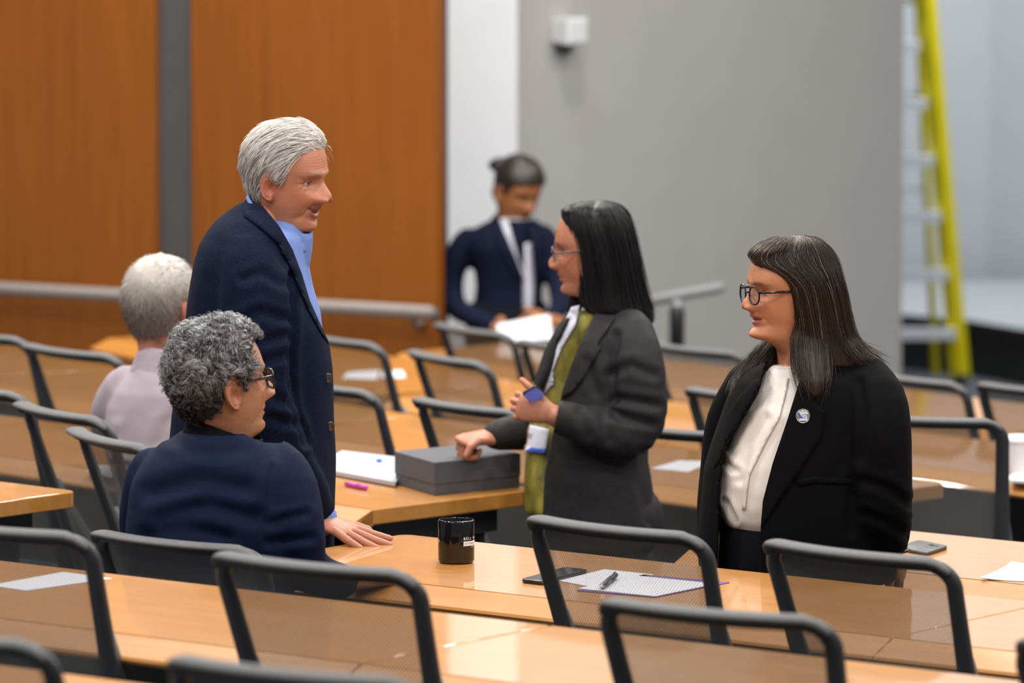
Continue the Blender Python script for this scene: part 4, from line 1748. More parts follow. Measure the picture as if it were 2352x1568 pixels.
def legs_standing(hip, heading, zf, gap=.10, r=.085):
    """two straight trouser legs and the body's legs inside; returns (cloth, skin, shoe list)"""
    a = math.radians(heading)
    f = np.array([math.cos(a), math.sin(a), 0])
    sd = np.array([math.sin(a), -math.cos(a), 0])
    cloth, skin, shoes = MB(), MB(), []
    for s in (-1, 1):
        h = np.array(hip) + sd * s * gap * .9
        k = np.array([h[0], h[1], (hip[2] + zf) * .5 + .02]) + sd * s * .01 + f * .02
        an = np.array([h[0], h[1], zf + .09]) + sd * s * .02 - f * .02
        P = [h + np.array([0, 0, .06]), h, k, an + np.array([0, 0, .0])]
        cloth.tube(P, [(r * 1.1, r * 1.1), (r * 1.1, r * 1.15), (r * .78, r * .8), (r * .66, r * .70)], 20, dome=True)
        skin.tube(P + [an - np.array([0, 0, .03]), an + f * .12 - np.array([0, 0, .055])], [.06, .065, .045, .032, .034, .03], 12, dome=True)
        sh = MB()
        rings = []
        for u, w_, hgt in ((-.08, .02, .03), (-.07, .034, .075), (-.03, .038, .085), (.04, .042, .075), (.11, .046, .055), (.165, .040, .042), (.19, .02, .026)):
            c = an + f * u
            ring = []
            for q in range(16):
                t = 2 * math.pi * q / 16
                zz = zf + .002 + (hgt if math.sin(t) > 0 else 0) * max(0, math.sin(t)) ** .7 + .012 * (1 if math.sin(t) > 0 else 0)
                ring.append(c + sd * w_ * math.cos(t) * np.array([1, 1, 0]) + np.array([0, 0, zz - c[2]]))
            rings.append(ring)
        sh.loft(rings)
        shoes.append(sh)
    cloth.sphere(np.array(hip) + np.array([0, 0, .04]), (.16, .16, .13), 20, 12)
    skin.sphere(np.array(hip) + np.array([0, 0, .04]), (.11, .11, .10), 16, 10)
    return cloth, skin, shoes


def legs_seated(hip, heading, zf, gap=.10, r=.085, thigh=.42):
    a = math.radians(heading)
    f = np.array([math.cos(a), math.sin(a), 0])
    sd = np.array([math.sin(a), -math.cos(a), 0])
    cloth, skin, shoes = MB(), MB(), []
    for s in (-1, 1):
        h = np.array(hip) + sd * s * gap
        k = h + f * thigh + sd * s * .03
        k[2] = zf + .50
        an = k - f * .06
        an[2] = zf + .09
        P = [h, (h + k) / 2, k, (k + an) / 2 + f * .01, an]
        cloth.tube(P, [(r * 1.15, r * 1.1), (r * 1.0, r), (r * .86, r * .86), (r * .74, r * .74), (r * .64, r * .66)], 20, dome=True)
        skin.tube(P + [an - np.array([0, 0, .03]), an + f * .12 - np.array([0, 0, .055])], [.06, .06, .05, .042, .032, .034, .03], 12, dome=True)
        sh = MB()
        rings = []
        for u, w_, hgt in ((-.08, .02, .03), (-.07, .034, .075), (-.03, .038, .085), (.04, .042, .075), (.11, .046, .055), (.165, .040, .042), (.19, .02, .026)):
            c = an + f * u
            ring = []
            for q in range(16):
                t = 2 * math.pi * q / 16
                zz = zf + .002 + hgt * max(0, math.sin(t)) ** .7 + .012 * (1 if math.sin(t) > 0 else 0)
                ring.append(c + sd * w_ * math.cos(t) + np.array([0, 0, zz - c[2]]))
            rings.append(ring)
        sh.loft(rings)
        shoes.append(sh)
    cloth.sphere(np.array(hip) + np.array([0, 0, .02]), (.17, .17, .12), 20, 12)
    skin.sphere(np.array(hip) + np.array([0, 0, .03]), (.11, .11, .10), 16, 10)
    return cloth, skin, shoes


def add_shoes(shoes, parent, m):
    for s in shoes:
        s.build('shoe', m, parent)


M_navy = mat('navy_wool', (0.0042, 0.0075, 0.023), 0.9, var=0.4, vscale=180, bump=0.25, bscale=420, fold=0.25, fscale=7, fstretch=(1, 1, 1.8), spec=0.1)
M_navy2 = mat('navy_suiting', (0.0058, 0.0105, 0.032), 0.8, var=0.15, vscale=200, bump=0.1, bscale=500, fold=0.35, fscale=6, fstretch=(.8, 1, 2.0), spec=0.1)
M_blackcloth = mat('black_wool', (0.0022, 0.0022, 0.0028), 0.85, var=0.2, vscale=200, bump=0.1, bscale=500, fold=0.25, fscale=6, spec=0.1)
M_char = mat('charcoal_suiting', (0.025, 0.0225, 0.025), 0.58, var=0.15, vscale=200, bump=0.1, bscale=500, fold=0.35, fscale=11, fstretch=(1.6, 1, 1), spec=0.1)
M_navy3 = mat('midnight_blazer', (0.0045, 0.0068, 0.020), 0.85, var=0.15, vscale=100, bump=0.1, bscale=300, fold=0.25, fscale=6, spec=0.1)
M_lav = mat('lavender_shirt', (0.34, 0.285, 0.33), 0.8, var=0.05, vscale=200, bump=0.1, bscale=500, fold=0.35, fscale=5, fstretch=(1, 1, 1.6))
M_blue = mat('blue_shirt', (0.13, 0.21, 0.50), 0.75, var=0.06, vscale=250, bump=0.1, bscale=500, fold=0.2, fscale=10)
M_cream = mat('cream_blouse', (0.66, 0.62, 0.585), 0.55, var=0.03, vscale=60, bump=0.04, bscale=300, fold=0.5, fscale=7, fstretch=(1.5, 1.5, .7), sheen=0.1)
M_whitesh = mat('white_shirt', (0.55, 0.56, 0.66), 0.75, var=0.03, vscale=60, fold=0.2, fscale=12)
M_trouser = mat('dark_trousers', (0.0038, 0.004, 0.0062), 0.88, spec=0.1, var=0.15, vscale=150, bump=0.1, bscale=400, fold=0.3, fscale=6)
M_shoe = mat('black_leather', (0.010, 0.009, 0.009), 0.35, var=0.1)
M_horn = mat('black_acetate', (0.006, 0.006, 0.008), 0.15, var=0.1)
M_tortoise = mat('dark_brown_acetate', (0.02, 0.009, 0.006), 0.15, var=0.3, vscale=100)
M_pearl = mat('pale_button', (0.62, 0.62, 0.58), 0.35, var=0.05)
M_horn_button = mat('horn_button', (0.045, 0.038, 0.032), 0.3, var=0.3, vscale=150)
# ------------------------------------------------------------------ 1. white-haired man leaning on the table
def white_haired_man():
    f = Fig(12.95)
    tz = table_z(2)
    H = Head(664, 411, f.Y, -24, pitch=-6, s=(1.03, .97, 1.06), nose=1.16, nose_w=1.2, chin=-.002, jaw=1.03, jowl=.010, smile=1.0, brow=1.3, neck_tilt=-.030, neck_w=1.0, open_=.0028, lid=(7, -11), age=1.0)
    zf = floor_z(2)
    hip = f.p(570, 1290)
    cloth, lskin, shoes = legs_standing(hip, 0, zf)
    body = H.shell()
    core = f.loft([(470, 575, 650, .055), (540, 520, 660, .10), (650, 500, 670, .13), (900, 470, 690, .12), (1150, 460, 690, .12), (1300, 480, 660, .12)])
    wr = on_z(716, 1190, tz + .052)
    tip = on_z(884, 1247, tz + .006)
    arm = f.tube([(570, 620, -.19, .05), (590, 800, -.22, .05), (607, 930, -.21, .045), (665, 1070, -.17, .038), (716, 1190, wr[1] - f.Y, .026)])
    arm2 = f.tube([(580, 620, .19, .05), (560, 800, .22, .045), (590, 930, .22, .04), (640, 1060, .16, .03)])
    hm = MB()
    hand(hm, wr, tip - wr, (0.15, -.2, 1), True, curl=(10, -4, -6), spread=9, s=1.06, thumb_out=38, thumb_curl=(0, 5), thumb_drop=6,
         curls=[(6, -2, -4), (6, -2, -4), (8, -2, -4), (10, -2, -4)])
    h2 = MB()
    hand(h2, f.p(640, 1060, .16), (.3, 0, -1), (.3, 1, 0), False, curl=(30, 40, 30), s=1.05)
    o = person('white-haired man in navy blazer and blue shirt, standing, leaning a hand on the table', join(body, hm), .0019, H,
               (.46, .188, .112), (hip[0], hip[1], zf), hidden=join(core, arm, arm2, h2, lskin), lip=(.33, .09, .07), brow=(.45, .28, .20), blush=.45)
    H.eyes(o, (.10, .14, .18))
    # blazer
    rows = [(462, 556, 640, .060), (478, 528, 668, .095), (500, 500, 684, .145), (530, 476, 690, .185), (560, 459, 694, .205), (600, 446, 700, .22), (650, 436, 713, .222),
            (700, 430, 731, .22), (750, 425, 750, .215), (800, 419, 758, .21), (850, 411, 764, .205), (900, 402, 767, .20), (950, 393, 769, .20), (1000, 388, 771, .20),
            (1060, 385, 773, .205), (1120, 384, 773, .21), (1200, 385, 772, .22), (1290, 390, 768, .225)]
    torso = f.loft(rows)
    slv = f.tube([(573, 606, -.165, .070), (580, 680, -.195, .078), (588, 790, -.215, .074), (600, 900, -.215, .070), (628, 990, -.20, .064), (680, 1090, -.165, .055), (727, 1172, wr[1] - f.Y, .046)])
    slv2 = f.tube([(578, 606, .165, .070), (575, 700, .20, .075), (565, 850, .22, .068), (590, 950, .22, .062), (625, 1030, .18, .05)])
    V_open = [(572, 430), (760, 430), (790, 640), (780, 700), (757, 788), (735, 742), (712, 690), (694, 630), (672, 572), (642, 520), (606, 476), (576, 452)]
    folds = [([(560, 640), (600, 625), (650, 655)], .006, 9), ([(535, 745), (600, 715), (660, 735)], .007, 9), ([(585, 790), (655, 770)], .006, 8), ([(600, 835), (660, 815)], .006, 8),
             ([(668, 630), (672, 740), (664, 860), (672, 940), (700, 1020)], .012, 7), ([(620, 905), (660, 930)], .007, 9), ([(625, 960), (680, 975)], .008, 9), ([(690, 1050), (720, 1120)], .004, 9),
             ([(690, 700), (700, 900), (712, 1100)], .003, 14), ([(500, 560), (470, 700), (465, 900)], .003, 16)]
    jk, bv = garment('blazer', [torso, slv, slv2], M_navy, o, .0075, 9, [V_open], .0015, 15, folds)
    lap = patch([(566, 455), (604, 474), (640, 517), (668, 566), (690, 625), (708, 685), (733, 743), (757, 790), (742, 772), (704, 702), (676, 634), (659, 596), (650, 583), (664, 577), (640, 560), (600, 524), (560, 496), (556, 470)], bv, .008, .005)
    lap.build('lapel', M_navy, jk)
    for (bx, by) in ((752, 868), (757, 979)):
        c = f.p(bx, by)
        h = bv.ray_cast(Vector((0, 0, ZC)), Vector(ray(bx, by)).normalized())
        c = np.array(h[0]) if h[0] is not None else c
        nb = np.array([.35, -.94, 0.05])
        ub = np.array([.94, .35, 0])
        m = MB().loft([sring(c + nb * d, ub * r, (0, 0, r), 20) for d, r in ((-.004, .0105), (.003, .0115), (.006, .0105), (.0045, .0075))])
        m.build('button', M_horn_button, jk)
    # blue shirt
    sh = f.loft([(500, 575, 690, .060), (540, 540, 704, .12), (600, 510, 708, .15), (660, 500, 720, .16), (720, 500, 738, .16), (800, 500, 745, .16), (1000, 500, 745, .16)])
    so, sbv = garment('shirt', [sh], M_blue, o, .008, 6)
    # collar stands around the neck, higher at the back
    rings = []
    for (bx, by, fx, fy, b) in ((556, 480, 712, 606, .088), (562, 462, 717, 575, .082), (567, 449, 719, 545, .075), (570, 444, 718, 530, .071), (573, 448, 714, 528, .068)):
        p, q = f.p(bx, by), f.p(fx, fy)
        rings.append(sring((p + q) / 2, (q - p) / 2, (0, b, .020), 48, 2.1))
    MB().loft(rings, caps=False).build('collar', M_blue, so)
    lf = patch([(592, 482), (632, 518), (664, 545), (697, 560), (704, 576), (684, 584), (660, 560), (625, 530), (592, 498)], bvh_of(np.array([v for r in rings for v in r]), [(i * 48 + j, i * 48 + (j + 1) % 48, (i + 1) * 48 + (j + 1) % 48, (i + 1) * 48 + j) for i in range(4) for j in range(48)]), .004, .003)
    lf.build('collar_leaf', M_blue, so)
    b = at(680, 572, f.Y - .075)
    MB().tube([b, b + np.array([0, -.004, 0])], .0048, 12).build('button', M_pearl, so)
    cf = f.tube([(722, 1166, wr[1] - f.Y, .036), (741, 1194, wr[1] - f.Y, .037)])
    cf.build('cuff', M_blue, so)
    garment('trousers', [cloth], M_trouser, o, .010, 4)
    add_shoes(shoes, o, M_shoe)
    # hair: white, combed back from a side parting
    def line(y):
        return np.interp(y, [-.10, -.055, -.020, -.005, .010, .028, .036, .050, .070, .09], [-.072, -.066, -.030, .020, .016, -.004, .034, .056, .072, .078])
    def mask(P):
        return P[:, 2] > line(P[:, 1])
    def thick(P):
        x, y, z = P[:, 0], P[:, 1], P[:, 2]
        return (.003 + .008 * np.clip((z + .01) / .06, 0, 1) + .002 * np.sin(60 * y + 40 * x)) * np.clip((z - line(y)) / .016, .06, 1)
    V, F = hair_cap(H, mask, thick)
    hc = np.tile(np.array([.46, .41, .38]), (len(V), 1))
    hr_ = put('hair', V, F, M_hair, o, cols=hc)
    root, nr = scalp_points(H, mask, 5600, 4)
    def flow(p):
        x, y, z = p[:, 0], p[:, 1], p[:, 2]
        top = np.stack([.75 + 0 * x, -.85 + 0 * x, -.25 + 0 * x], 1)
        side = np.stack([x * 0, -.62 + 0 * x, -.85 + 0 * x], 1)
        k = np.clip((z - .03) / .05, 0, 1)[:, None]
        return top * k + side * (1 - k)
    T0 = thick(root)
    stp = .0062 * (.28 + .72 * np.clip((root[:, 2] - .0) / .05, 0, 1)) * np.where(root[:, 1] < -.045, 1.0, 1.0)
    stp = np.where(root[:, 1] < -.04, np.maximum(stp, .0042), stp) * np.where((root[:, 1] > .055) & (root[:, 0] < .01), .55, 1)
    L = comb(H, root, nr, flow, 8, stp, T0 - .001, T0 + .0035, .2, rep=4)
    u = rng.uniform(0, 1, len(root))
    low = np.clip((-.0 - root[:, 2]) / .05, 0, 1) * .55 + np.clip((root[:, 1] - .01) / .05, 0, 1) * np.clip((.03 - root[:, 2]) / .04, 0, 1) * .4
    base = np.array([.70, .66, .63]) * (.62 + .55 * u[:, None]) * (1 - .55 * low[:, None])
    V, F, c = tubes_of(L, np.full(len(root), .0007), base)
    put('hair_strands', V, F, M_hair, hr_, cols=c)['kind'] = 'stuff'
    return o


# ------------------------------------------------------------------ 2. curly-haired man seated with his back to us
def curly_man():
    f = Fig(12.10)
    zf = floor_z(2)
    H = Head(508, 880, f.Y, 26, pitch=6, s=(1.04, 1.09, 1.12), nose=1.05, chin=.002, jaw=.96, jowl=.004, smile=0, brow=1.1, neck_tilt=-.022, neck_w=1.02, lid=(16, -16), age=1.2)
    hip = f.p(500, 1470)
    hip[2] = zf + .53
    cloth, lskin, shoes = legs_seated(hip, 50, zf)
    core = f.loft([(985, 440, 560, .055), (1050, 400, 600, .09), (1150, 370, 610, .10), (1300, 380, 600, .10), (1450, 420, 580, .10)])
    arm = f.tube([(650, 1090, .0, .045), (680, 1200, -.03, .042), (702, 1300, -.02, .038), (760, 1330, .04, .032), (800, 1338, .10, .026)])
    arm2 = f.tube([(345, 1110, .10, .045), (330, 1220, .14, .042), (360, 1320, .22, .036), (450, 1330, .34, .028)])
    h1, h2 = MB(), MB()
    hand(h1, f.p(800, 1338, .10), (.7, .5, 0), (0, 0, 1), True, curl=(25, 35, 25))
    hand(h2, f.p(450, 1330, .34), (.8, .4, 0), (0, 0, 1), False, curl=(25, 35, 25))
    o = person('seated man with curly grey hair, dark glasses and navy jacket, back turned', join(H.shell()), .0019, H,
               (.43, .195, .105), (hip[0], hip[1], zf), hidden=join(core, arm, arm2, h1, h2, lskin), brow=(.12, .09, .07), blush=.3)
    H.eyes(o)
    rows = [(992, 418, 604, .088), (1006, 394, 622, .112), (1027, 362, 645, .125), (1055, 332, 672, .14), (1090, 311, 686, .15), (1130, 299, 692, .155), (1170, 292, 694, .158), (1220, 288, 690, .16), (1280, 288, 684, .16), (1360, 292, 672, .16), (1450, 305, 650, .16)]
    slv = f.tube([(640, 1072, .0, .058), (657, 1110, -.02, .064), (672, 1170, -.04, .064), (684, 1230, -.045, .061), (694, 1290, -.03, .055), (735, 1322, .01, .046), (785, 1335, .07, .040)])
    slv2 = f.tube([(352, 1090, .07, .060), (340, 1180, .12, .062), (345, 1270, .16, .058), (380, 1320, .22, .05), (440, 1328, .32, .042)])
    folds = [([(625, 1068), (614, 1120), (607, 1180), (604, 1250)], .0035, 4), ([(350, 1130), (450, 1105), (560, 1120)], .008, 16), ([(370, 1190), (480, 1160), (590, 1190)], .007, 14), ([(340, 1230), (430, 1210), (520, 1235)], .006, 13),
             ([(493, 1180), (489, 1270)], .003, 4), ([(620, 1200), (700, 1180)], .006, 8), ([(620, 1245), (715, 1235)], .006, 8), ([(400, 1010), (470, 1040), (560, 1030)], .005, 12)]
    jk, bv = garment('jacket', [f.loft(rows), slv, slv2], M_navy2, o, .0075, 8, [[(500, 930), (660, 930), (650, 1018), (604, 1016), (580, 1006), (550, 990), (520, 972)]], .002, 12, folds)
    rings = []
    for (bx, by, fx, fy, b) in ((414, 1000, 606, 1030, .084), (426, 975, 605, 1020, .077), (434, 956, 604, 1010, .071), (440, 953, 600, 1007, .067)):
        p, q = f.p(bx, by), f.p(fx, fy)
        rings.append(sring((p + q) / 2, (q - p) / 2, (0, b, 0), 48, 2.1))
    MB().loft(rings, caps=False).build('collar', M_blackcloth, jk)
    garment('trousers', [cloth], M_trouser, o, .010, 4)
    add_shoes(shoes, o, M_shoe)
    glasses(H, o, M_tortoise, rx=.025, rz=.0185, e=3.2, rim=.0026, temple_r=.0023, z0=-.001)
    def mask(P):
        x, y, z = P[:, 0], P[:, 1], P[:, 2]
        line = np.interp(y, [-.10, -.060, -.030, -.012, .004, .022, .034, .046, .065, .09], [-.064, -.062, -.034, .026, .024, -.012, .048, .068, .078, .082])
        return z > line
    def thick(P):
        z = P[:, 2]
        return .004 + .009 * np.clip((z + .05) / .08, 0, 1)
    V, F = hair_cap(H, mask, thick)
    put_c = np.tile(np.array([.022, .021, .021]), (len(V), 1))
    hr_ = put('hair', V, F, M_hair, o, cols=put_c)
    root, nr = scalp_points(H, mask, 8100, 9)
    def flow(p):
        x, y, z = p[:, 0], p[:, 1], p[:, 2]
        k = 70.0
        return np.stack([np.sin(k * y + 2) + .3 * np.sin(150 * z), -.5 + np.sin(k * z + 1.3 * np.sin(60 * x)), -.9 + np.cos(k * x + 50 * y)], 1)
    T0 = thick(root)
    stp = .0040 * (.35 + .65 * np.clip((root[:, 2] + .01) / .05, 0, 1)) * np.where(root[:, 1] > .03, .55, 1)
    L = comb(H, root, nr, flow, 9, stp, T0 - .004, T0 + .005, .45, curl=1.05, curl_r=.0045, rep=9)
    u = np.clip(np.repeat(rng.uniform(0, 1, len(root) // 9 + 1), 9)[:len(root)] * .75 + rng.uniform(0, .45, len(root)), 0, 1) ** 1.3
    hi = np.clip((root[:, 2] + .035) / .07, .0, 1)
    base = (np.array([.03, .028, .028])[None] * (1 - u[:, None]) + np.array([.50, .50, .52])[None] * u[:, None]) * (.07 + .93 * hi[:, None])
    V, F, c = tubes_of(L, np.full(len(root), .0009), base)
    put('hair_curls', V, F, M_hair, hr_, cols=c)['kind'] = 'stuff'
    return o


# ------------------------------------------------------------------ 3. man in the lavender shirt, seated farther off
def lavender_man():
    f = Fig(14.72)
    zf = floor_z(3)
    H = Head(370, 703, f.Y, 58, pitch=-2, s=(1.05, 1.06, 1.07), neck_tilt=.004, jaw=1.03, neck_w=.95)
    hip = f.p(400, 1200)
    hip[2] = zf + .53
    cloth, lskin, shoes = legs_seated(hip, 46, zf)
    core = f.loft([(800, 345, 425, .05), (870, 320, 460, .09), (1000, 300, 500, .10), (1180, 330, 480, .10)])
    arm = f.tube([(270, 905, .05, .04), (252, 980, .10, .038), (330, 1010, .34, .03)])
    arm2 = f.tube([(525, 905, .0, .04), (540, 985, .05, .038), (600, 1010, .25, .03)])
    h1, h2 = MB(), MB()
    hand(h1, f.p(330, 1010, .34), (.6, .8, 0), (0, 0, 1), False, curl=(25, 35, 25))
    hand(h2, f.p(600, 1010, .25), (.5, .8, 0), (0, 0, 1), True, curl=(25, 35, 25))
    o = person('seated man with short grey hair in a lavender shirt, seen from behind', join(H.shell()), .0030, H, (.45, .19, .13), (hip[0], hip[1], zf), hidden=join(core, arm, arm2, h1, h2, lskin), blush=.7)
    H.eyes(o)
    rows = [(815, 322, 446, .062), (838, 308, 462, .085), (862, 288, 488, .115), (895, 264, 516, .14), (935, 247, 536, .15), (980, 240, 546, .155), (1030, 243, 548, .155), (1090, 262, 540, .155), (1150, 268, 530, .155), (1250, 280, 520, .155)]
    slv = f.tube([(288, 890, .04, .060), (262, 930, .07, .058), (250, 975, .10, .050), (285, 1000, .22, .045), (325, 1010, .33, .04)])
    slv2 = f.tube([(515, 890, .0, .06), (535, 935, .02, .058), (545, 980, .05, .05), (595, 1010, .24, .04)])
    folds = [([(300, 860), (270, 950)], .004, 10), ([(430, 930), (380, 980), (350, 1060)], .006, 12), ([(260, 1035), (340, 1050), (400, 1040)], .008, 6), ([(265, 1065), (345, 1075), (400, 1062)], .006, 6)]
    sh, bv = garment('shirt', [f.loft(rows), slv, slv2], M_lav, o, .009, 6, (), .002, 12, folds)
    rings = []
    for (bx, by, fx, fy, b) in ((300, 846, 468, 852, .098), (312, 815, 458, 822, .088), (320, 793, 454, 804, .081), (327, 790, 450, 801, .078)):
        p, q = f.p(bx, by), f.p(fx, fy)
        rings.append(sring((p + q) / 2, (q - p) / 2, (0, b, 0), 40, 2.1))
    MB().loft(rings, caps=False).build('collar', M_lav, sh)
    garment('trousers', [cloth], M_trouser, o, .012, 4)
    add_shoes(shoes, o, M_shoe)
    def mask(P):
        x, y, z = P[:, 0], P[:, 1], P[:, 2]
        line = np.interp(y, [-.10, -.055, -.028, -.012, .006, .022, .034, .046, .065, .09], [-.072, -.068, -.045, .022, .022, -.018, .020, .046, .062, .068])
        return z > line
    V, F = hair_cap(H, mask, lambda P: .003 + .007 * np.clip((P[:, 2] + .02) / .08, 0, 1))
    P = H.loc(V)
    k = np.clip((P[:, 2] + .01) / .07, 0, 1)[:, None]
    hc = np.array([.20, .165, .145]) * (1 - k) + np.array([.40, .37, .34]) * k
    hr_ = put('hair', V, F, M_hair, o, cols=hc)
    root, nr = scalp_points(H, mask, 2200)
    L = comb(H, root, nr, lambda p: np.stack([p[:, 0] * 2, .3 + 0 * p[:, 0], -1 + .9 * np.clip(p[:, 2] / .08, 0, 1)], 1), 4, .006, .002, .010, .25)
    u = rng.uniform(.7, 1.25, len(root))
    k = np.clip((root[:, 2] + .01) / .07, 0, 1)[:, None]
    V, F, c = tubes_of(L, np.full(len(root), .0009), (np.array([.22, .18, .16]) * (1 - k) + np.array([.44, .415, .39]) * k) * u[:, None])
    put('hair_strands', V, F, M_hair, hr_, cols=c)['kind'] = 'stuff'
    return o


def loft_strands(rings_fn, count, tmin, tmax, K, out=.003, jit=.004, th_ok=None, wave=.003):
    """strands lying on a lofted fall of hair; rings_fn(t, th) -> point (arrays), t down the fall"""
    th = rng.uniform(0, 2 * math.pi, count * 3)
    if th_ok is not None:
        th = th[th_ok(th)]
    th = th[:count]
    n = len(th)
    t0 = rng.uniform(tmin[0], tmin[1], n)
    t1 = rng.uniform(tmax[0], tmax[1], n)
    t = t0[:, None] + (t1 - t0)[:, None] * np.linspace(0, 1, K)[None]
    dth = rng.normal(0, .05, n)[:, None] * np.linspace(0, 1, K)[None] + .02 * np.sin(rng.uniform(0, 6, n)[:, None] + np.linspace(0, 5, K)[None])
    P = rings_fn(t.ravel(), (th[:, None] + dth).ravel()).reshape(n, K, 3)
    C_ = rings_fn(t.ravel(), None).reshape(n, K, 3)
    d = P - C_
    d /= np.linalg.norm(d, axis=2, keepdims=True) + 1e-9
    return P + d * (out + rng.normal(0, jit, n))[:, None, None] * 1.0 + rng.normal(0, wave, (n, 1, 3)) * np.linspace(0, 1, K)[None, :, None]


def fall(f, rows, e=3.0):
    """row table -> function of (t, th)"""
    R = np.array([[r[0], r[1], r[2], r[3], (r[4] if len(r) > 4 else 0.0)] for r in rows], float)
    T = np.arange(len(R)) / (len(R) - 1)

    def fn(t, th):
        py, l, r, b, dy = (np.interp(t, T, R[:, i]) for i in range(5))
        Y = f.Y + dy
        a = ((l + r) / 2 - 1176) / FPX
        bb = (784 - py) / FPX
        ry = CP + bb * SP
        rz = -SP + bb * CP
        c = np.stack([a * Y / ry, Y, ZC + rz * Y / ry], -1)
        if th is None:
            return c
        hw = (r - l) / 2 * Y / FPX
        ct, st = np.cos(th), np.sin(th)
        x = np.sign(ct) * np.abs(ct) ** (2 / e) * hw
        y = np.sign(st) * np.abs(st) ** (2 / e) * b
        return c + np.stack([x, y, 0 * x], -1)
    return fn


def fall_mesh(fn, nt=60, n=56, inset=.0):
    t = np.linspace(0, 1, nt)
    th = np.arange(n) * 2 * math.pi / n
    return MB().loft([fn(np.full(n, tt), th) for tt in t])


# ------------------------------------------------------------------ 4. woman in the black blazer
def black_blazer_woman():
    f = Fig(12.78)
    zf = floor_z(3)
    H = Head(1810, 667, f.Y, 201, pitch=-1, s=(1.0, 1.06, .96), nose=.90, nose_w=1.0, chin=.0, jaw=1.04, jowl=.024, smile=.15, brow=.5, neck_tilt=-.010, neck_w=1.03, lips=1.35, open_=.0022, lid=(17, -18), ear=.8)
    hip = f.p(1830, 1330)
    cloth, lskin, shoes = legs_standing(hip, 200, zf, r=.095)
    core = f.loft([(830, 1795, 1865, .05), (900, 1750, 1930, .09), (1050, 1720, 1940, .10), (1250, 1720, 1950, .11), (1330, 1740, 1930, .11)])
    arm = f.tube([(1995, 900, -.09, .045), (2022, 1050, -.12, .045), (2028, 1180, -.10, .04), (2050, 1255, -.02, .03)])
    arm2 = f.tube([(1700, 900, .16, .045), (1660, 1050, .16, .042), (1650, 1200, .10, .036), (1660, 1290, .06, .03)])
    h1, h2 = MB(), MB()
    hand(h1, f.p(2050, 1262, -.02), (.25, .5, -.6), (.6, -.5, .3), False, curl=(18, 25, 18), s=.92)
    hand(h2, f.p(1660, 1290, .06), (.1, 0, -1), (-.6, -1, 0), True, curl=(18, 25, 18), s=.92)
    o = person('woman with long brown hair, round dark glasses and black blazer over cream blouse', join(H.shell(), h1), .0019, H, (.49, .205, .105), (hip[0], hip[1], zf), hidden=join(core, arm, arm2, h2, lskin),
               lip=(.36, .11, .085), brow=(.10, .06, .04), blush=.25)
    H.eyes(o)
    glasses(H, o, M_horn, rx=.0215, rz=.0205, e=2.3, rim=.0021, temple_r=.0018, z0=-.004, yo=-.001)
    rows = [(812, 1800, 1925, .062), (826, 1768, 1978, .085), (845, 1722, 2012, .115), (870, 1690, 2034, .14), (910, 1668, 2048, .155), (960, 1652, 2056, .165), (1020, 1630, 2062, .175), (1070, 1614, 2066, .18), (1130, 1609, 2068, .185), (1200, 1603, 2068, .19), (1270, 1600, 2066, .19), (1330, 1606, 2060, .19)]
    slv = f.tube([(1985, 868, -.06, .058), (2012, 920, -.10, .070), (2020, 1000, -.125, .073), (2024, 1090, -.13, .072), (2026, 1170, -.12, .068), (2030, 1235, -.08, .060)])
    slv2 = f.tube([(1725, 880, .13, .058), (1690, 960, .17, .066), (1668, 1080, .17, .062), (1655, 1180, .12, .056), (1656, 1260, .08, .05)])
    V_open = [(1768, 790), (1850, 790), (1846, 838), (1842, 882), (1811, 962), (1776, 1062), (1753, 1150), (1747, 1210), (1752, 1360), (1640, 1360), (1646, 1210), (1648, 1120), (1652, 1070), (1670, 1015), (1700, 965), (1738, 900)]
    folds = [([(1975, 880), (1985, 960), (1978, 1050)], .006, 8), ([(1985, 1105), (2035, 1120), (2090, 1160)], .007, 9), ([(1985, 1180), (2040, 1200), (2090, 1235)], .006, 9), ([(1960, 1100), (1950, 1220)], .006, 9)]
    jk, bv = garment('blazer', [f.loft(rows), slv, slv2], M_blackcloth, o, .0075, 8, [V_open], .0015, 12, folds)
    patch([(1838, 868), (1872, 896), (1868, 918), (1897, 946), (1884, 1005), (1834, 1085), (1782, 1160), (1747, 1212), (1752, 1150), (1775, 1062), (1809, 962)], bv, .007, .005).build('lapel', M_blackcloth, jk)
    patch([(1752, 872), (1736, 902), (1700, 964), (1670, 1012), (1652, 1062), (1640, 1075), (1652, 1010), (1668, 950), (1700, 905), (1735, 870)], bv, .002, .005).build('lapel', M_blackcloth, jk)
    patch([(1826, 1102), (1870, 1094), (1960, 1100), (1960, 1112), (1872, 1108), (1834, 1116)], bv, .004, .003).build('pocket_flap', M_blackcloth, jk)
    # round pin with a document emblem
    hit = bv.ray_cast(Vector((0, 0, ZC)), Vector(ray(1844, 955)).normalized())
    c = np.array(hit[0]) if hit[0] is not None else f.p(1844, 955, -.15)
    nrm = np.array(hit[1]) if hit[1] is not None else np.array([0, -1.0, 0])
    nrm = nrm / np.linalg.norm(nrm) * .5 + np.array([0, -.5, 0])
    nrm /= np.linalg.norm(nrm)
    ux = np.cross(nrm, (0, 0, 1))
    ux = -ux / np.linalg.norm(ux)
    if ux[0] < 0:
        ux = -ux
    uz = np.array([0, 0, 1.0]) - nrm * nrm[2]
    uz /= np.linalg.norm(uz)
    c = c + nrm * .010
    rr = [sring(c + nrm * d, ux * r, uz * r, 32) for d, r in ((-.004, .0155), (-.001, .0160), (.0, .0155))]
    pin = MB().loft(rr).build('pin', mat('grey_enamel', (.22, .23, .22), .25, var=.05), jk)
    rr = [sring(c + nrm * d, ux * r, uz * r, 32) for d, r in ((.0, .0160), (.0008, .0160), (.0008, .0148), (.0, .0148))]
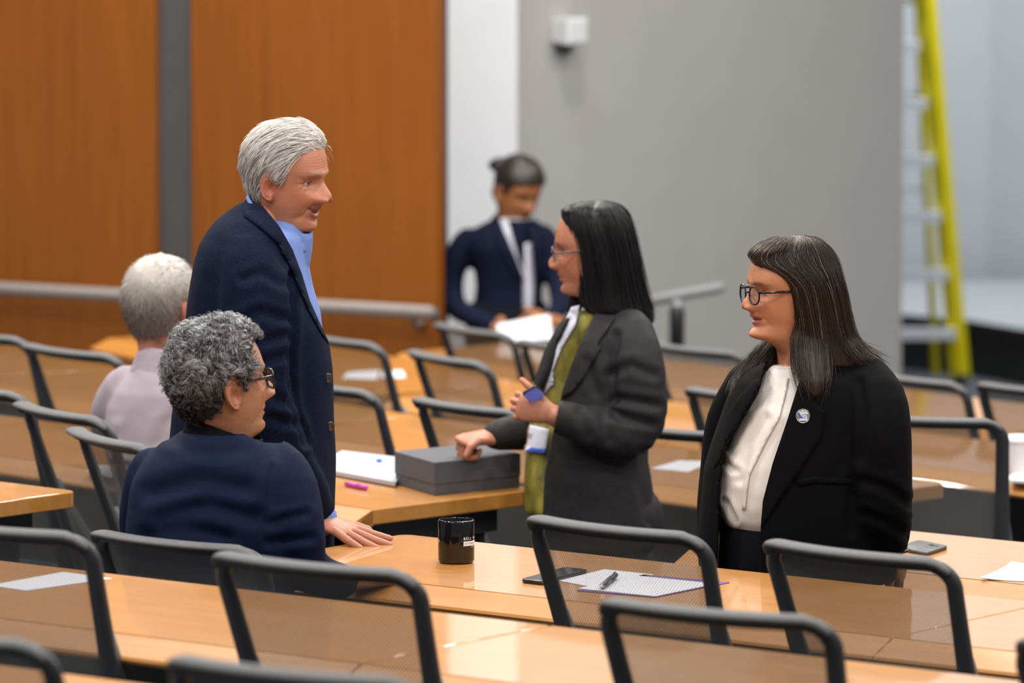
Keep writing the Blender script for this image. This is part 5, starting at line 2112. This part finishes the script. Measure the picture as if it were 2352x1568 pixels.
    MB().loft(rr, caps=False).build('pin_rim', M_bolt, pin)
    def quad(x0, z0, w, h, m, lift, tl=0.0):
        V = [c + nrm * (.0004 + lift) + ux * (x0 + sx * w + tl * sz * h) + uz * (z0 + sz * h) for sx, sz in ((-1, -1), (1, -1), (1, 1), (-1, 1))]
        V2 = [v - nrm * .0004 for v in V]
        MB().loft([V2, V]).build('emblem', m, pin, smooth=False)
    M_e1 = mat('white_enamel', (.72, .74, .80), .3, var=.03)
    M_e2 = mat('blue_enamel', (.03, .09, .42), .3, var=.05)
    quad(.001, -.001, .0075, .0080, M_e1, .0002, -.25)
    quad(.002, .0065, .0090, .0018, M_e1, .0004, 0)
    quad(-.0005, -.0085, .0090, .0017, M_e1, .0004, 0)
    quad(-.0065, .001, .0022, .0055, M_e2, .0006, -.6)
    for i in range(4):
        quad(.002, -.0055 + .0032 * i, .0052, .0004, M_e2, .0007)
    # blouse with stand collar and hidden placket
    srows = [(838, 1775, 1850, .058), (855, 1757, 1878, .075), (890, 1728, 1930, .11), (940, 1704, 1960, .135), (1000, 1676, 1970, .15), (1060, 1652, 1972, .165), (1110, 1645, 1972, .172), (1150, 1646, 1970, .170), (1185, 1654, 1965, .162), (1205, 1668, 1955, .150), (1216, 1690, 1940, .13)]
    bl, bbv = garment('blouse', [f.loft(srows)], M_cream, o, .006, 5, (), .003, 16, [([(1700, 1100), (1720, 1020), (1760, 960)], .005, 8), ([(1665, 1060), (1690, 1080)], .006, 6), ([(1668, 1150), (1690, 1195)], .006, 5), ([(1735, 930), (1765, 900)], .004, 7)])
    patch([(1800, 868), (1812, 868), (1806, 900), (1790, 960), (1762, 1010), (1742, 1050), (1722, 1090), (1716, 1130), (1712, 1170), (1704, 1170), (1706, 1122), (1712, 1085), (1732, 1042), (1752, 1000), (1778, 955), (1796, 900)], bbv, .005, .004).build('placket', M_cream, bl)
    rings = []
    for (fx, fy, bx, by, b) in ((1762, 868, 1872, 862, .070), (1772, 846, 1868, 838, .062), (1778, 838, 1862, 830, .058)):
        p, q = f.p(fx, fy), f.p(bx, by)
        rings.append(sring((p + q) / 2, (q - p) / 2, (0, b, 0), 40, 2.1))
    MB().loft(rings, caps=False).build('collar', M_cream, bl)
    tr = f.loft([(1195, 1660, 1960, .150), (1230, 1652, 1965, .16), (1290, 1648, 1970, .17), (1340, 1660, 1960, .17)])
    garment('trousers', [cloth, tr], M_trouser, o, .010, 4)
    add_shoes(shoes, o, M_shoe)
    br = f.p(2054, 1268, -.02)
    t = np.arange(25) * 2 * math.pi / 24
    MB().tube([br + np.array([.033 * math.cos(a), .026 * math.sin(a), .006 * math.cos(a)]) for a in t], .0035, 8, caps=False).build('bracelet', M_black, o)
    # long straight hair
    main = fall(f, [(541, 1815, 1850, .012, .0), (544, 1788, 1868, .035, .0), (552, 1764, 1885, .058, .0), (568, 1738, 1902, .072, .0), (586, 1722, 1916, .078, .0), (602, 1734, 1922, .083, .0), (620, 1772, 1927, .088, -.002), (640, 1798, 1931, .090, -.004), (660, 1810, 1936, .091, -.006), (700, 1818, 1944, .091, -.006), (740, 1824, 1952, .090, -.006), (780, 1822, 1966, .088, -.006), (812, 1822, 1986, .092, -.004), (835, 1830, 2000, .095, .0)], 3.2)
    lock1 = fall(f, [(690, 1840, 1900, .02, -.04), (740, 1830, 1900, .025, -.052), (790, 1822, 1900, .030, -.074), (840, 1828, 1902, .034, -.108), (872, 1840, 1900, .026, -.135), (895, 1855, 1890, .014, -.15), (912, 1868, 1884, .005, -.155)], 2.2)
    lock2 = fall(f, [(770, 1768, 1815, .02, .07), (800, 1742, 1800, .028, .06), (840, 1712, 1778, .028, .03), (875, 1692, 1758, .024, .0), (905, 1690, 1735, .014, -.03), (918, 1698, 1718, .005, -.035)], 2.2)
    lock3 = fall(f, [(760, 1905, 1962, .06, -.02), (790, 1915, 1980, .065, -.03), (812, 1930, 2004, .06, -.04), (828, 1955, 2024, .045, -.05), (840, 1985, 2032, .02, -.06)], 2.2)
    ms = [fall_mesh(g) for g in (main, lock1, lock2, lock3)]
    V, F, N = fuse(join(*ms).V, join(*ms).F, .006, 5)
    hr_ = put('hair', V, F, M_hair_long, o, cols=np.tile(np.array([.030, .019, .0135]), (len(V), 1)))
    Ls, Cs = [], []
    for g, cnt, tmn, tmx, ok in ((main, 3000, (0.0, .25), (.75, 1.02), None), (lock1, 520, (0, .2), (.62, 1.0), None), (lock2, 420, (0, .2), (.62, 1.0), None), (lock3, 420, (0, .2), (.7, 1.0), None)):
        L = loft_strands(g, cnt, tmn, tmx, 14, .002, .0022, ok, .004 if g is main else .011)
        n = len(L)
        u = rng.uniform(0, 1, n) ** 3
        c = np.array([.026, .0165, .0115]) * (1 - u[:, None]) + np.array([.085, .052, .034]) * u[:, None]
        top = (L[:, 4, 2] > at(1800, 620, f.Y)[2]) & (rng.uniform(0, 1, n) < .035)
        c[top] = np.array([.34, .30, .27])
        Ls.append(L)
        Cs.append(c)
    V, F, c = tubes_of(np.concatenate(Ls), np.full(sum(len(l) for l in Ls), .0005), np.concatenate(Cs))
    put('hair_strands', V, F, M_hair_long, hr_, cols=c)['kind'] = 'stuff'
    return o


# ------------------------------------------------------------------ 5. woman in the grey suit with phone
def grey_suit_woman():
    f = Fig(14.5)
    zf = floor_z(4)
    H = Head(1355, 573, f.Y, 180, pitch=-5, s=(1.0, 1.02, 1.02), nose=.92, nose_w=1.1, chin=-.002, jaw=1.03, jowl=.012, smile=.1, brow=.4, neck_tilt=-.02, lid=(16, -16), ear=.55)
    hip = f.p(1385, 1230)
    cloth, lskin, shoes = legs_standing(hip, 190, zf, r=.09)
    core = f.loft([(730, 1335, 1400, .05), (800, 1320, 1440, .10), (1000, 1320, 1450, .10), (1200, 1320, 1460, .11)])
    arm = f.tube([(1455, 790, -.14, .042), (1470, 900, -.17, .042), (1465, 1000, -.17, .04), (1360, 985, -.21, .034), (1268, 955, -.22, .027)])
    arm2 = f.tube([(1325, 800, .16, .042), (1280, 900, .17, .04), (1240, 985, .12, .028), (1130, 1003, .02, .020)])
    h1, h2 = MB(), MB()
    hand(h1, f.p(1268, 950, -.22), (-1, .0, .25), (-.2, -1, .2), False, curl=(52, 62, 40), spread=3, s=.90, thumb_out=30, thumb_curl=(12, 22), thumb_drop=-12)
    hand(h2, f.p(1128, 1000, .02), (-1, -.6, -.12), (-.1, -.3, 1), True, curl=(78, 98, 60), s=.95, thumb_out=14, thumb_curl=(28, 35), thumb_drop=-12, spread=1)
    o = person('woman with long black hair in a charcoal suit, holding a phone, fist on the box', join(H.shell(), h1, h2), .0024, H, (.43, .17, .10), (hip[0], hip[1], zf), hidden=join(core, arm, arm2, lskin), brow=(.04, .03, .03), blush=.5)
    H.eyes(o)
    glasses(H, o, mat('thin_metal_rim', (.12, .10, .12), .3, metal=.6, var=.05), rx=.024, rz=.016, e=3.0, rim=.0013, temple_r=.0013, z0=-.003)
    rows = [(706, 1325, 1440, .060), (720, 1308, 1470, .085), (740, 1293, 1488, .12), (770, 1280, 1497, .15), (820, 1268, 1500, .165), (880, 1258, 1500, .17), (950, 1252, 1496, .17), (1010, 1248, 1490, .17), (1060, 1245, 1490, .175), (1120, 1241, 1500, .185), (1180, 1239, 1508, .19), (1250, 1240, 1512, .195)]
    slv = f.tube([(1448, 762, -.11, .060), (1462, 820, -.15, .068), (1470, 900, -.165, .066), (1468, 970, -.17, .064), (1435, 1003, -.185, .060), (1375, 990, -.205, .053), (1320, 970, -.215, .047), (1277, 955, -.22, .042)])
    slv2 = f.tube([(1330, 780, .13, .058), (1290, 870, .18, .06), (1252, 950, .17, .058), (1215, 985, .11, .052), (1170, 994, .06, .045), (1140, 1000, .03, .040)])
    V_open = [(1330, 690), (1385, 690), (1345, 760), (1315, 830), (1292, 895), (1275, 970), (1260, 1040), (1247, 1120), (1240, 1260), (1180, 1260), (1195, 1100), (1215, 950), (1240, 870), (1268, 800), (1300, 735)]
    folds = [([(1400, 860), (1450, 840), (1500, 860)], .006, 9), ([(1420, 915), (1510, 930)], .008, 8), ([(1410, 955), (1500, 975)], .008, 8), ([(1330, 945), (1350, 1000)], .006, 8), ([(1385, 955), (1400, 1010)], .006, 8), ([(1418, 770), (1408, 850), (1412, 920)], .007, 7), ([(1350, 830), (1370, 900)], .006, 9), ([(1480, 1040), (1470, 1110), (1490, 1190)], .006, 9)]
    jk, bv = garment('suit_jacket', [f.loft(rows), slv, slv2], M_char, o, .008, 7, [V_open], .002, 14, folds)
    patch([(1378, 700), (1420, 712), (1400, 750), (1372, 790), (1380, 800), (1345, 860), (1310, 905), (1290, 915), (1293, 893), (1315, 830), (1345, 760)], bv, .008, .005).build('lapel', M_char, jk)
    f.tube([(1322, 706, .03, .006, .02), (1296, 750, .01, .016, .03), (1268, 812, .0, .022, .03), (1242, 875, -.01, .016, .03), (1226, 912, -.01, .006, .02)]).build('lapel', M_char, jk)
    M_pr = mat('yellow_print', (.34, .29, .035), .6, col2=(.05, .05, .012), vscale=26, stretch=(1, 1, .5), fold=.2, fscale=12)
    srows = [(716, 1318, 1385, .062), (750, 1292, 1390, .075, .01), (800, 1268, 1380, .075, .02), (870, 1245, 1370, .07, .03), (950, 1225, 1360, .075, .03), (1020, 1208, 1350, .075, .02), (1100, 1203, 1350, .08, .01), (1180, 1202, 1350, .08, .01)]
    bl, bbv = garment('blouse', [f.loft(srows)], M_pr, o, .009, 5)
    patch([(1312, 705), (1332, 700), (1322, 745), (1308, 770), (1290, 800), (1270, 850), (1262, 880), (1272, 880), (1250, 905), (1258, 850), (1284, 780), (1300, 730)], bbv, .006, .004).build('lanyard', M_whitesh, o)
    bd = patch([(1217, 975), (1262, 985), (1252, 1042), (1207, 1036)], bbv, .012, .004)
    bo = bd.build('name_badge', M_whitesh, o)
    patch([(1209, 1025), (1254, 1031), (1252, 1042), (1207, 1036)], bbv, .014, .003).build('stripe', mat('blue_stripe', (.03, .10, .45), .5, var=.05), bo)
    garment('trousers', [cloth], M_char, o, .012, 4)
    add_shoes(shoes, o, M_shoe)
    main = fall(f, [(461, 1362, 1388, .012, .0), (464, 1340, 1405, .035, .0), (471, 1312, 1424, .058, .0), (484, 1292, 1438, .074, .0), (502, 1295, 1448, .082, .0), (525, 1306, 1455, .087, .0), (560, 1318, 1463, .089, .0), (610, 1326, 1472, .089, .0), (655, 1329, 1482, .086, .0), (690, 1332, 1492, .086, .0), (712, 1350, 1500, .088, .0), (738, 1400, 1504, .085, .01)], 3.4)
    fr = fall(f, [(650, 1322, 1350, .02, .05), (690, 1308, 1342, .02, .04), (712, 1305, 1330, .012, .03), (722, 1306, 1318, .005, .03)], 2.2)
    j = join(fall_mesh(main), fall_mesh(fr))
    V, F, N = fuse(j.V, j.F, .006, 5)
    hr_ = put('hair', V, F, M_hair_long, o, cols=np.tile(np.array([.0045, .0043, .0050]), (len(V), 1)))
    L = np.concatenate([loft_strands(main, 1200, (0, .2), (.8, 1.0), 12, .001, .0015, None, .003), loft_strands(fr, 120, (0, .2), (.8, 1.05), 12, .001, .0015, None, .003)])
    u = rng.uniform(0, 1, len(L)) ** 3
    c = np.array([.004, .004, .0045]) * (1 - u[:, None]) + np.array([.03, .03, .034]) * u[:, None]
    V, F, c = tubes_of(L, np.full(len(L), .0009), c)
    put('hair_strands', V, F, M_hair_long, hr_, cols=c)['kind'] = 'stuff'
    # phone in her hand
    c = f.p(1226, 904, -.25)
    d1 = np.array([.75, -.1, .45])
    d1 /= np.linalg.norm(d1)
    d2 = np.array([.35, .75, -.35])
    d2 = d2 - d1 * np.dot(d1, d2)
    d2 /= np.linalg.norm(d2)
    d3 = np.cross(d1, d2)
    t = thing('phone', 'small dark phone with a blue-lit screen held by the woman in the suit', 'phone', c)
    rr = [sring(d3 * h, d2 * .036 * s, d1 * .022 * s + np.array([0, 0, -.02]) * 0, 32, 6) for h, s in ((-.004, .94), (-.002, 1), (.002, 1), (.004, .94))]
    MB().loft(rr).build('case', M_black, t, origin=(0, 0, 0), sharp=50)
    ms = mat('blue_screen', (.05, .07, .25), .15, var=.1)
    ms.node_tree.nodes['Principled BSDF'].inputs['Emission Color'].default_value = (.10, .16, .55, 1)
    ms.node_tree.nodes['Principled BSDF'].inputs['Emission Strength'].default_value = .5
    sgn = 1 if d3[1] < 0 else -1
    rr = [sring(d3 * h * sgn, d2 * .033, d1 * .020, 32, 6) for h in (.0038, .0046)]
    MB().loft(rr).build('screen', ms, t, origin=(0, 0, 0), smooth=False)
    return o


# ------------------------------------------------------------------ 6. woman in the navy blazer at the back
def navy_blazer_woman():
    f = Fig(21.5)
    zf = floor_z(7) if floor_z(7) > 0 else 0.0
    zf = 0.30
    H = Head(1190, 438, f.Y, -52, pitch=-22, s=(1.02, 1.04, 1.06), nose=.9, jaw=.98, neck_tilt=-.02)
    hip = f.p(1165, 770)
    zf = max(0.0, min(zf, hip[2] - .8))
    cloth, lskin, shoes = legs_standing(hip, -60, zf, r=.085)
    core = f.loft([(510, 1165, 1205, .05), (560, 1120, 1220, .09), (680, 1110, 1215, .10), (770, 1115, 1215, .10)])
    arm = f.tube([(1060, 560, 0, .04), (1035, 640, 0, .038), (1045, 700, -.04, .034), (1110, 735, -.22, .028), (1160, 765, -.34, .024)])
    arm2 = f.tube([(1250, 545, -.0, .04), (1280, 640, -.03, .038), (1290, 690, -.10, .034), (1270, 740, -.32, .026)])
    h1, h2 = MB(), MB()
    hand(h1, f.p(1158, 765, -.34), (.25, -.25, -.8), (-.8, -.5, .1), True, curl=(20, 30, 20), s=.95)
    hand(h2, f.p(1272, 738, -.33), (-.5, -.6, .1), (.5, -.5, .6), False, curl=(30, 40, 30), s=.95)
    o = person('woman in the background in navy blazer, hair in a bun, reading a sheet', join(H.shell(), h1, h2), .004, H, (.30, .125, .05), (hip[0], hip[1], zf), hidden=join(core, arm, arm2, lskin), brow=(.03, .02, .02), blush=.1)
    H.eyes(o)
    rows = [(500, 1138, 1222, .06), (515, 1105, 1245, .085), (535, 1072, 1262, .11), (565, 1066, 1266, .125), (610, 1086, 1256, .125), (660, 1092, 1246, .12), (710, 1086, 1246, .13), (770, 1078, 1252, .14)]
    slv = f.tube([(1072, 552, 0, .052), (1050, 590, 0, .054), (1036, 640, 0, .052), (1040, 690, -.03, .048), (1085, 727, -.16, .042), (1130, 748, -.27, .036)])
    slv2 = f.tube([(1250, 545, 0, .05), (1270, 600, -.02, .05), (1284, 650, -.06, .046), (1288, 690, -.13, .042), (1274, 728, -.28, .035)])
    V_open = [(1138, 470), (1222, 480), (1226, 560), (1232, 640), (1228, 790), (1200, 790), (1202, 640), (1182, 590), (1156, 530)]
    jk, bv = garment('blazer', [f.loft(rows), slv, slv2], M_navy3, o, .011, 5, [V_open], .002, 12)
    patch([(1128, 500), (1142, 488), (1160, 535), (1185, 590), (1204, 640), (1190, 640), (1160, 600), (1140, 550)], bv, .01, .006).build('lapel', M_navy3, jk)
    patch([(1212, 510), (1235, 520), (1245, 560), (1238, 640), (1231, 640), (1222, 565)], bv, .01, .006).build('lapel', M_navy3, jk)
    sh, sbv = garment('shirt', [f.loft([(500, 1142, 1215, .062), (530, 1120, 1235, .09), (600, 1110, 1238, .11), (700, 1110, 1232, .115), (770, 1110, 1232, .12)])], M_whitesh, o, .011, 4)
    patch([(1166, 505), (1222, 505), (1222, 556), (1208, 560), (1206, 625), (1192, 596)], sbv, .006, .004).build('dark_top', M_navy3, sh)
    patch([(1206, 560), (1222, 556), (1230, 640), (1228, 730), (1208, 730), (1206, 650)], sbv, .012, .004).build('lanyard', M_whitesh, o)
    garment('trousers', [cloth], M_trouser, o, .014, 3)
    add_shoes(shoes, o, M_shoe)
    def mask(P):
        x, y, z = P[:, 0], P[:, 1], P[:, 2]
        line = np.interp(y, [-.10, -.055, -.028, -.012, .006, .022, .034, .046, .065, .09], [-.076, -.072, -.055, .022, .022, -.012, .026, .046, .056, .060])
        return z > line
    V, F = hair_cap(H, mask, lambda P: .004 + .010 * np.clip((P[:, 2] + .02) / .08, 0, 1))
    hr_ = put('hair', V, F, M_hair, o, cols=np.tile(np.array([.020, .014, .011]), (len(V), 1)))
    m = MB()
    c = f.p(1152, 379, .03)
    m.sphere(c, (.050, .040, .030), 20, 12)
    m.tube([c + np.array([-.028, 0, 0]), c + np.array([-.05, 0, .006])], [(.016, .014), (.004, .004)], 10)
    put('bun', m.V, m.F, M_hair, hr_, cols=np.tile(np.array([.014, .010, .009]), (len(m.V), 1)))
    root, nr = scalp_points(H, mask, 900)
    L = comb(H, root, nr, lambda p: np.stack([-p[:, 0] * 3, -1 + 0 * p[:, 0], .6 - 6 * p[:, 2]], 1), 5, .009, .004, .012, .1)
    u = rng.uniform(.6, 1.8, len(root))
    V, F, c = tubes_of(L, np.full(len(root), .0012), np.array([.022, .016, .012]) * u[:, None])
    put('hair_strands', V, F, M_hair, hr_, cols=c)['kind'] = 'stuff'
    # the sheet she reads
    P = [f.p(1140, 745, -.42), f.p(1262, 722, -.40), f.p(1268, 778, -.52), f.p(1150, 784, -.54)]
    P = [np.array(p) for p in P]
    c = np.mean(P, 0)
    n = np.cross(P[1] - P[0], P[3] - P[0])
    n /= np.linalg.norm(n)
    s = MB().loft([[p - c for p in P], [p - c + n * .0012 for p in P]]).build('paper_sheet', M_paper, None, origin=(0, 0, 0), smooth=False)
    s.location = c
    tag(s, 'white sheet held low by the woman in the navy blazer', 'paper')
    return o


white_haired_man()
curly_man()
lavender_man()
black_blazer_woman()
grey_suit_woman()
navy_blazer_woman()

for o_ in list(bpy.data.objects):
    if 'org' in o_.keys():
        del o_['org']
